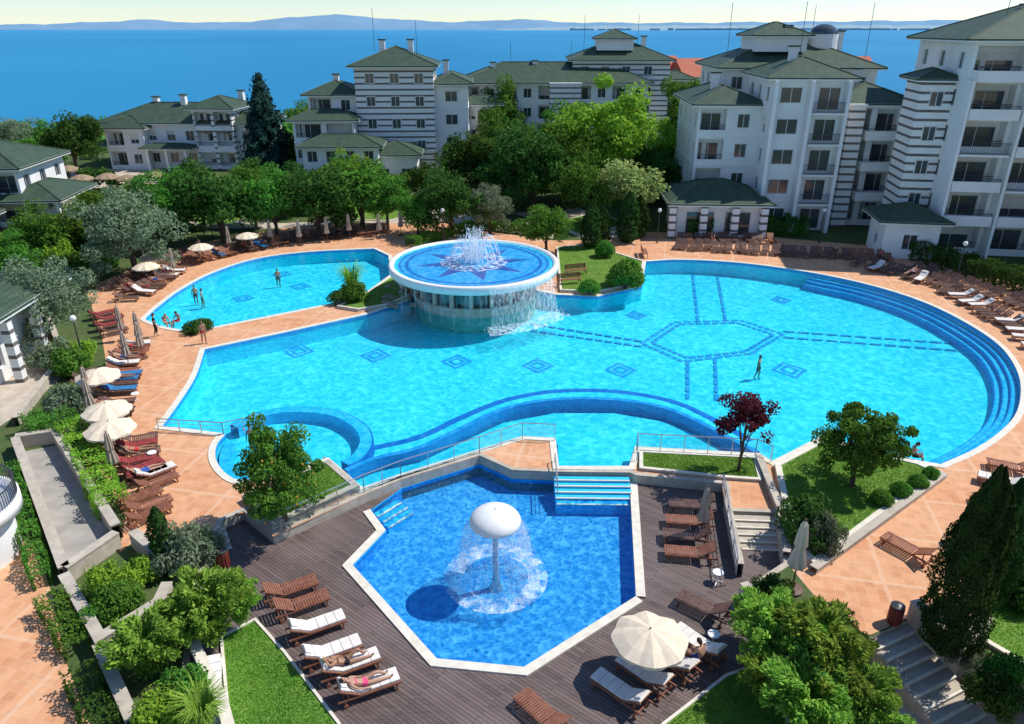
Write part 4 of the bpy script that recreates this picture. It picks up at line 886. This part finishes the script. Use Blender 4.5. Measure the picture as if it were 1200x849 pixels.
def lounge2(foot,head,z,kind):
    a=site(*foot,z);b=site(*head,z); m=(a+b)/2; d=b-a; return place('sun_lounger',LM[kind],m,math.atan2(d.y,d.x)-math.pi/2,None,(1.05,1.08,1.05))
allrow=[]
def row(p0,p1,n,face,kinds='wdc',z=0,jit=.15):
    a=site(*p0,z);b=site(*p1,z);f=site(*face,z); out=[]
    for i in range(n):
        p=a.lerp(b,i/max(1,n-1))+Vector((random.gauss(0,jit),random.gauss(0,jit),0)); nn=Vector((-(b-a).y,(b-a).x,0)).normalized()
        if nn.dot(f-p)>0: nn=-nn
        out.append(place('sun_lounger',LM[random.choice(kinds)],p,math.atan2(nn.y,nn.x)-math.pi/2+random.gauss(0,.08)))
    allrow.append(out)
dl=[((372,686),(308,708),'w'),((386,703),(320,727),'w'),((402,730),(340,752),'c'),((420,760),(357,783),'c'),((444,775),(375,800),'c'),((466,800),(396,824),'c')]
dlo=[lounge2(a,b_,DZ,k) for a,b_,k in dl]
for a,b_,k in [((784,596),(838,600),'d'),((780,615),(836,619),'w'),((778,632),(833,637),'d'),((779,652),(838,657),'w'),((798,706),(852,732),'d'),((700,800),(755,838),'c'),((728,780),(783,818),'c'),((762,762),(812,800),'c'),((793,745),(845,782),'c'),((618,828),(655,862),'w'),((1045,640),(1082,660),'w'),((1150,565),(1198,578),'c'),((1160,548),(1208,558),'w'),((1145,590),(1195,600),'d')]:
    lounge2(a,b_,DZ if a[0]<1000 else 0,k)
row((150,352),(182,322),7,(250,345),'wdwr'); row((166,346),(208,318),8,(260,345),'wdc'); row((222,308),(330,286),16,(300,320),'wdwb'); row((335,284),(455,272),16,(400,300),'ddw'); row((190,312),(230,296),6,(260,330),'wd'); row((140,340),(170,322),5,(260,330),'wd')
row((122,372),(134,392),4,(200,385),'dr'); row((158,408),(146,432),5,(230,430),'wdc'); row((150,438),(138,462),5,(230,450),'bdw'); row((138,478),(128,500),5,(220,480),'dw'); row((162,520),(160,545),4,(250,520),'wdr'); row((168,552),(184,572),4,(250,550),'cwr'); row((168,590),(178,606),3,(250,590),'w')
row((112,502),(122,545),5,(220,500),'wd'); row((108,440),(104,470),4,(220,450),'dw')
row((795,291),(940,300),18,(860,330),'d'); row((800,283),(900,284),12,(860,330),'dw'); row((950,300),(1040,304),10,(960,340),'dw'); row((1010,312),(1110,338),11,(1000,380),'dcd'); row((1110,342),(1200,392),12,(1050,420),'ddc'); row((1075,318),(1200,362),14,(1050,420),'d'); row((1190,350),(1290,410),8,(1050,420),'d')
row((1180,380),(1215,410),4,(1050,420),'c')
def parasol_open(canvas,r=1.55,h=2.5):
    mb=MB(); mb.tube([(0,0,0),(0,0,h+.12)],.028,8,1); mb.lathe([(.02,.0),(.32,0),(.32,.08),(.06,.13),(.06,.3)],16,(0,0,0),1); n=8; seg=4
    vs=[(0,0,h+.05)]; fs=[]; N_=n*seg
    for j,(q,zz) in enumerate(((.35,h-.06),(.7,h-.24),(1.0,h-.46),(1.0,h-.62))):
        for k in range(N_):
            t=2*math.pi*k/N_; sc_=1-.07*(1-abs(((k%seg)/seg)*2-1)) ; zr=zz-.08*(1-abs(((k%seg)/seg)*2-1))*q
            if j==3: zr=zz-(.03 if k%2 else -.02)
            vs.append((r*q*sc_*math.cos(t),r*q*sc_*math.sin(t),zr))
    for k in range(N_): fs.append((0,1+k,1+(k+1)%N_))
    for j in range(3):
        for k in range(N_): fs.append((1+j*N_+k,1+(j+1)*N_+k,1+(j+1)*N_+(k+1)%N_,1+j*N_+(k+1)%N_))
    mb.add(vs,fs,0)
    for k in range(n):
        t=2*math.pi*k/n; mb.tube([(0,0,h-.03),(r*.97*math.cos(t),r*.97*math.sin(t),h-.49)],.012,4,1); mb.tube([(0,0,h-.8),(r*.5*math.cos(t),r*.5*math.sin(t),h-.22)],.01,4,1)
    return mb.mesh('open_parasol',[canvas,M['woodd']])
def parasol_closed(canvas,h=2.6):
    mb=MB(); mb.tube([(0,0,0),(0,0,h+.1)],.028,8,1); mb.lathe([(.02,.0),(.32,0),(.32,.08),(.06,.13),(.06,.3)],16,(0,0,0),1); vs=[];fs=[];n=24
    pr=[(.03,h+.02),(.09,h-.1),(.13,h-.5),(.16,h-.85),(.12,h-.95),(.19,h-1.3),(.23,h-1.6),(.2,h-1.68)]
    for r,z in pr:
        for k in range(n): t=2*math.pi*k/n; q=r*(1+(.28 if k%3==0 else -.12)); vs.append((q*math.cos(t),q*math.sin(t),z))
    for j in range(len(pr)-1):
        for k in range(n): fs.append((j*n+k,j*n+(k+1)%n,(j+1)*n+(k+1)%n,(j+1)*n+k))
    mb.add(vs,fs,0); return mb.mesh('closed_parasol',[canvas,M['woodd']])
PO=parasol_open(M['canvas']);POt=parasol_open(M['taupe'],1.4); PC=parasol_closed(M['canvas']); PCt=parasol_closed(M['taupe']); PTh=parasol_open(M['thatch'],1.4)
def par(u,v,z,me,s=1,name='parasol'): return place(name,me,site(u,v,z),random.random()*6,None,(s,s,s))
par(757,792,DZ,PO,.84); par(928,692,0,PC,1.25); par(822,630,DZ,PCt,1.0)
par(122,470,0,PO,.8); par(133,512,0,PO,.8); par(137,535,0,PO,.8)
for u,v in ((145,400),(110,492),(138,562),(168,420),(152,432),(108,478),(166,408)): par(u,v,0,PCt,1)
for u,v in ((175,332),(238,308),(182,320),(292,294)): par(u,v,0,PO,.72)
for u,v in ((352,288),(384,284),(410,280),(470,276),(205,325),(318,288),(270,296),(445,280)): par(u,v,0,PCt,1)
for u,v in ((62,226),(100,230),(130,228),(155,230),(85,218),(185,226)): par(u,v,0,PTh,1.1,'beach_parasol')
def litter_bin(u,v,z):
    mb=MB(); mb.lathe([(.02,0),(.2,0),(.22,.05),(.24,.75),(.2,.76),(.19,.3),(.02,.3)],16); mb.lathe([(.25,.78),(.25,.83),(.02,.9)],16,(0,0,0),1)
    for k in range(4): t=k*math.pi/2; mb.box(.2,.23,-.015,.015,.7,.8,1,Matrix.Rotation(t,4,'Z'))
    for k in range(12): mb.box(.235,.255,-.03,.03,.05,.74,0,Matrix.Rotation(k*math.pi/6,4,'Z'))
    mb.obj('litter_bin',[M['bin'],M['dark']],None,False,site(u,v,z))
litter_bin(263,664,DZ); litter_bin(1047,730,0)
def table(u,v,z):
    mb=MB(); mb.lathe([(.02,.46),(.22,.46),(.22,.5),(.02,.5)],20); mb.tube([(0,0,0),(0,0,.46)],.03,6)
    for k in range(3): mb.tube([(0,0,.05),(.25*math.cos(k*2.1),.25*math.sin(k*2.1),0)],.02,5)
    mb.obj('side_table',[M['white']],None,False,site(u,v,z))
for t in [(840,682,DZ),(835,755,DZ),(180,540,0),(160,470,0)]: table(*t)
def bench(u,v,z,rot):
    mb=MB()
    for k in range(5): mb.box(-1,1,-.25+k*.1,-.17+k*.1,.42,.45)
    for k in range(4): mb.box(-1,1,.27,.3,.5+k*.11,.58+k*.11)
    for x in (-.9,.85): mb.box(x,x+.06,-.22,-.16,0,.42); mb.box(x,x+.06,.24,.27,0,.92)
    mb.obj('garden_bench',[M['wood']],None,False,site(u,v,z),rot)
bench(668,333,.2,.3); bench(675,322,.2,.3); bench(755,300,0,1.5)
def lamp(u,v,z=0):
    mb=MB(); mb.tube([(0,0,0),(0,0,3.2)],[.06,.04],8); mb.lathe([(.12,0),(.12,.1),(.05,.15)],12); mb.ell((0,0,3.35),(.2,.2,.2),12,8,1); mb.obj('garden_lamp',[M['dark'],M['white']],None,False,site(u,v,z))
for t in ((250,280),(520,285),(770,285),(960,285),(100,430),(1120,330)): lamp(*t)

# ---------------- people
SK=simple('skin',(.48,.27,.18),(.42,.23,.15),8,.5,.35); SKt=simple('tanned_skin',(.38,.20,.12),(.32,.17,.10),8,.45,.35)
HD=simple('dark_hair',(.03,.018,.012),(.05,.03,.02),20,.6,.3); HB=simple('blond_hair',(.42,.28,.12),(.34,.22,.1),20,.6,.3)
EY=simple('eye',(.02,.02,.02),None,5,.2,.5); LP=simple('lips',(.4,.12,.1),None,5,.5)
def cloth(n,c): return simple(n,c,tuple(x*.85 for x in c),10,.85,.1,0)
CP=cloth('pink_swimsuit',(.75,.08,.20)); CB=cloth('black_clothes',(.02,.02,.025)); CBl=cloth('blue_shorts',(.05,.12,.4)); CR=cloth('red_bikini',(.6,.04,.05)); CW=cloth('white_shirt',(.75,.75,.75))
def figure(name,J,loc,rot,skin,suit,hair,style='bikini',sc_=1.0,longhair=True):
    J={k:Vector(v) for k,v in J.items()}
    order=['pel','spi','che','nec','hed','shL','elL','wrL','haL','shR','elR','wrR','haR','hiL','knL','anL','toL','hiR','knR','anR','toR']
    rad=dict(pel=(.15,.11),spi=(.125,.095),che=(.15,.11),nec=(.055,.055),hed=(.055,.055),shL=(.06,.06),elL=(.042,.042),wrL=(.028,.028),haL=(.036,.018),hiL=(.095,.095),knL=(.062,.062),anL=(.04,.04),toL=(.04,.025))
    for k in list(rad):
        if k[-1]=='L': rad[k[:-1]+'R']=rad[k]
    ed=[('pel','spi'),('spi','che'),('che','nec'),('nec','hed')]
    for s in 'LR': ed+=[('che','sh'+s),('sh'+s,'el'+s),('el'+s,'wr'+s),('wr'+s,'ha'+s),('pel','hi'+s),('hi'+s,'kn'+s),('kn'+s,'an'+s),('an'+s,'to'+s)]
    me=bpy.data.meshes.new('t'); me.from_pydata([J[k] for k in order],[(order.index(a),order.index(b)) for a,b in ed],[]); ob=bpy.data.objects.new('t',me); sc.collection.objects.link(ob)
    m=ob.modifiers.new('s','SKIN'); sv=me.skin_vertices[0].data
    for i,k in enumerate(order): sv[i].radius=rad[k]; sv[i].use_root=(k=='pel')
    m2=ob.modifiers.new('u','SUBSURF'); m2.levels=2; bpy.context.view_layer.update()
    dg=bpy.context.evaluated_depsgraph_get(); em=bpy.data.meshes.new_from_object(ob.evaluated_get(dg)); bpy.data.objects.remove(ob)
    mb=MB(); vs=[v.co.copy() for v in em.vertices]
    def seg(p,a,b):
        d=b-a; t=max(0,min(1,(p-a).dot(d)/max(1e-9,d.length_squared))); return (p-(a+d*t)).length,t
    for pg in em.polygons:
        c=sum((vs[i] for i in pg.vertices),Vector())/len(pg.vertices); best=min(((seg(c,J[a],J[b])+((a,b),)) for a,b in ed),key=lambda x:x[0]-rad[x[2][0]][0]*.5); t=best[1]; bn=best[2]; mi=0
        if style=='bikini':
            if bn[0]=='pel' and (bn[1].startswith('hi') or t<.25): mi=1
            if bn==('spi','che') and t>.55: mi=1
            if bn[0]=='che' and bn[1]=='nec' and t<.25: mi=1
            if bn[0][:2]=='hi' and t<.1: mi=1
        elif style=='shorts':
            if bn[0]=='pel' and (bn[1].startswith('hi') or t<.5): mi=1
            if bn[0][:2]=='hi' and t<.55: mi=1
        elif style=='dress':
            if bn[0] in('pel','spi','che') and bn[1]!='nec': mi=1
            if bn[0][:2]=='hi' : mi=1
            if bn[0][:2]=='sh' and t<.4: mi=1
            if bn[0][:2]=='kn' and t<.4: mi=1
        mb.f.append(tuple(pg.vertices)); mb.m.append(mi)
    mb.v=[tuple(v) for v in vs]
    up=(J['hed']-J['nec']).normalized(); fw=Vector(J.get('face',(0,-1,0))).normalized(); fw=(fw-up*fw.dot(up)).normalized(); rt=fw.cross(up); R3=Matrix((rt,-fw,up)).transposed(); T=R3.to_4x4(); hc_=J['hed']+up*.10
    mb.ell(hc_,(.073,.092,.115),16,12,0,T); mb.ell(hc_+fw*.035-up*.07,(.05,.05,.045),12,8,0,T)
    mb.ell(hc_-fw*.016+up*.022,(.082,.094,.112),16,8,2,T,-.15)
    mb.ell(hc_-fw*.05-up*.03,(.07,.055,.09 if not longhair else .14),12,8,2,T)
    mb.ell(hc_+fw*.092-up*.01,(.012,.02,.022),8,6,0,T)
    for s in (-1,1):
        mb.ell(hc_+fw*.083+rt*.03*s+up*.008,(.012,.008,.007),8,5,3,T); mb.ell(hc_+rt*.074*s-up*.01,(.012,.02,.03),8,6,0,T)
    mb.ell(hc_+fw*.085-up*.05,(.024,.008,.008),8,5,4,T)
    for s in 'LR':
        w_=J['wr'+s];h_=J['ha'+s]; d=(h_-w_).normalized(); side=d.cross(Vector((0,0,1)) if abs(d.z)<.8 else Vector((1,0,0))).normalized(); dn=d.cross(side)
        if dn.z>0: dn=-dn
        for i,l in enumerate((.07,.08,.075,.06)):
            b0=h_-d*.01+side*(-.027+.018*i); mb.tube([b0,b0+d*l*.5+dn*.008,b0+d*l*.8+dn*.022,b0+d*l+dn*.036],[.0095,.009,.008,.006],6)
        b0=h_-d*.05+side*(-.028); mb.tube([b0,b0+(d*.5-side).normalized()*.035,b0+(d*.8-side*.7).normalized()*.065],[.012,.011,.008],6)
    o=mb.obj(name,[skin,suit,hair,EY,LP],None,True,loc,rot); o.scale=(sc_,)*3; return o
STAND=dict(pel=(0,0,.95),spi=(0,-.01,1.12),che=(0,0,1.32),nec=(0,.01,1.46),hed=(0,-.01,1.54),shL=(.17,0,1.40),elL=(.23,.05,1.12),wrL=(.22,-.05,.88),haL=(.22,-.08,.80),shR=(-.17,0,1.40),elR=(-.23,.03,1.12),wrR=(-.24,-.08,.88),haR=(-.24,-.11,.80),hiL=(.09,0,.90),knL=(.10,-.10,.50),anL=(.10,-.04,.08),toL=(.11,-.20,.03),hiR=(-.09,0,.90),knR=(-.10,.04,.50),anR=(-.10,.20,.12),toR=(-.10,.06,.03))
def lie(k1=.0,arm=0):
    b=math.radians(30); s0=.46
    def bk(t,x=0,u=.0): return (x,.22+math.cos(b)*t-math.sin(b)*u,s0+.05+math.sin(b)*t+math.cos(b)*u)
    d=dict(pel=(0,.12,s0+.08),spi=bk(.12,0,.05),che=bk(.34,0,.06),nec=bk(.50,0,.06),hed=bk(.58,0,.07),shL=bk(.42,.18,.04),shR=bk(.42,-.18,.04),hiL=(.09,.06,s0+.08),hiR=(-.09,.06,s0+.08),
      knL=(.12,-.36,s0+.10+k1),anL=(.10,-.78+k1*.9,s0+.04),toL=(.12,-.86+k1*.9,s0+.13),knR=(-.12,-.38,s0+.07),anR=(-.11,-.80,s0+.04),toR=(-.14,-.87,s0+.14),
      elL=bk(.16,.27,.02),wrL=(.20,.12,s0+.12),haL=(.14,.05,s0+.17),elR=bk(.16,-.27,.02),wrR=(-.27,.05,s0+.04),haR=(-.27,-.03,s0+.03))
    if arm: d.update(elR=bk(.62,-.30,.08),wrR=bk(.72,-.10,.10),haR=bk(.72,-.03,.12))
    d['face']=(0,-.5,.87); return d
SIT=dict(pel=(0,.05,.50),spi=(0,.10,.66),che=(0,.06,.86),nec=(0,.02,.99),hed=(0,-.03,1.06),shL=(.17,.04,.94),elL=(.24,-.10,.72),wrL=(.16,-.32,.66),haL=(.12,-.39,.63),shR=(-.17,.04,.94),elR=(-.25,-.08,.72),wrR=(-.14,-.30,.62),haR=(-.1,-.37,.60),hiL=(.09,.0,.48),knL=(.13,-.42,.52),anL=(.12,-.50,.12),toL=(.13,-.66,.05),hiR=(-.09,.0,.48),knR=(-.13,-.42,.52),anR=(-.12,-.46,.12),toR=(-.13,-.62,.05))
def onl(lo,name,J,*a,**k): return figure(name,J,lo.location,lo.rotation_euler.z,*a,**k)
onl(dlo[4],'sunbathing_woman',lie(.22,1),SKt,CB,HB); onl(dlo[5],'sunbathing_woman',lie(.12,0),SK,CP,HD)
def sit_at(u,v,z,rot,name,*a,**k): return figure(name,SIT,site(u,v,z),rot,*a,**k)
sit_at(818,782,DZ,math.radians(-140),'seated_man',SK,CBl,HD,'shorts',1,False); sit_at(776,790,DZ,math.radians(-160),'seated_woman',SK,CW,HD,'dress')
k=0
for ri,ii in ((0,2),(1,3),(1,5),(2,4),(2,9),(2,12),(3,3),(3,8),(7,1),(7,3),(8,2),(9,1),(10,2),(11,1),(16,4),(17,3),(17,8),(18,5)):
    lo=allrow[ri][ii]; k+=1
    onl(lo,'sunbathing_woman' if k%2 else 'sunbathing_man',lie(.2*(k%3==0),k%4==0),(SK,SKt)[k%2],(CB,CR,CBl,CP)[k%4],(HD,HB)[k%3==0],'bikini' if k%2 else 'shorts',1.0,bool(k%2))
def st(u,v,rot,*a,**k):
    z=k.pop('z',0); p=site(u,v,0); p.z=z; return figure(a[0],STAND,p,rot,*a[1:],**k)
st(240,403,.6,'walking_woman',SKt,CR,HD,'bikini',1.0); st(184,395,2.2,'walking_man',SK,CB,HD,'dress',1.02,longhair=False); st(235,300,1.0,'standing_woman',SKt,CB,HD,'bikini')
figure('seated_man',SIT,site(1068,543,-.38),1.2,SKt,CB,HD,'shorts',1.0,False)
sit_at(196,386,-.35,.9,'seated_woman',SK,CW,HB); sit_at(210,383,-.35,-.6,'seated_man',SKt,CR,HD,'shorts',1,False)
# bathers wading: feet on the pool floor, head and shoulders out of the water
for (u,v,r,zz,sk_) in ((890,424,1.0,-1.3,SKt),(236,346,2.0,-1.2,SK),(228,342,.5,-1.2,SKt),(293,507,.3,-1.3,SKt),(325,322,.5,-1.2,SKt)):
    st(u,v,r,'bather',sk_,CB,HD,'shorts',1.0,longhair=False,z=zz)
print('objects',len(bpy.data.objects))
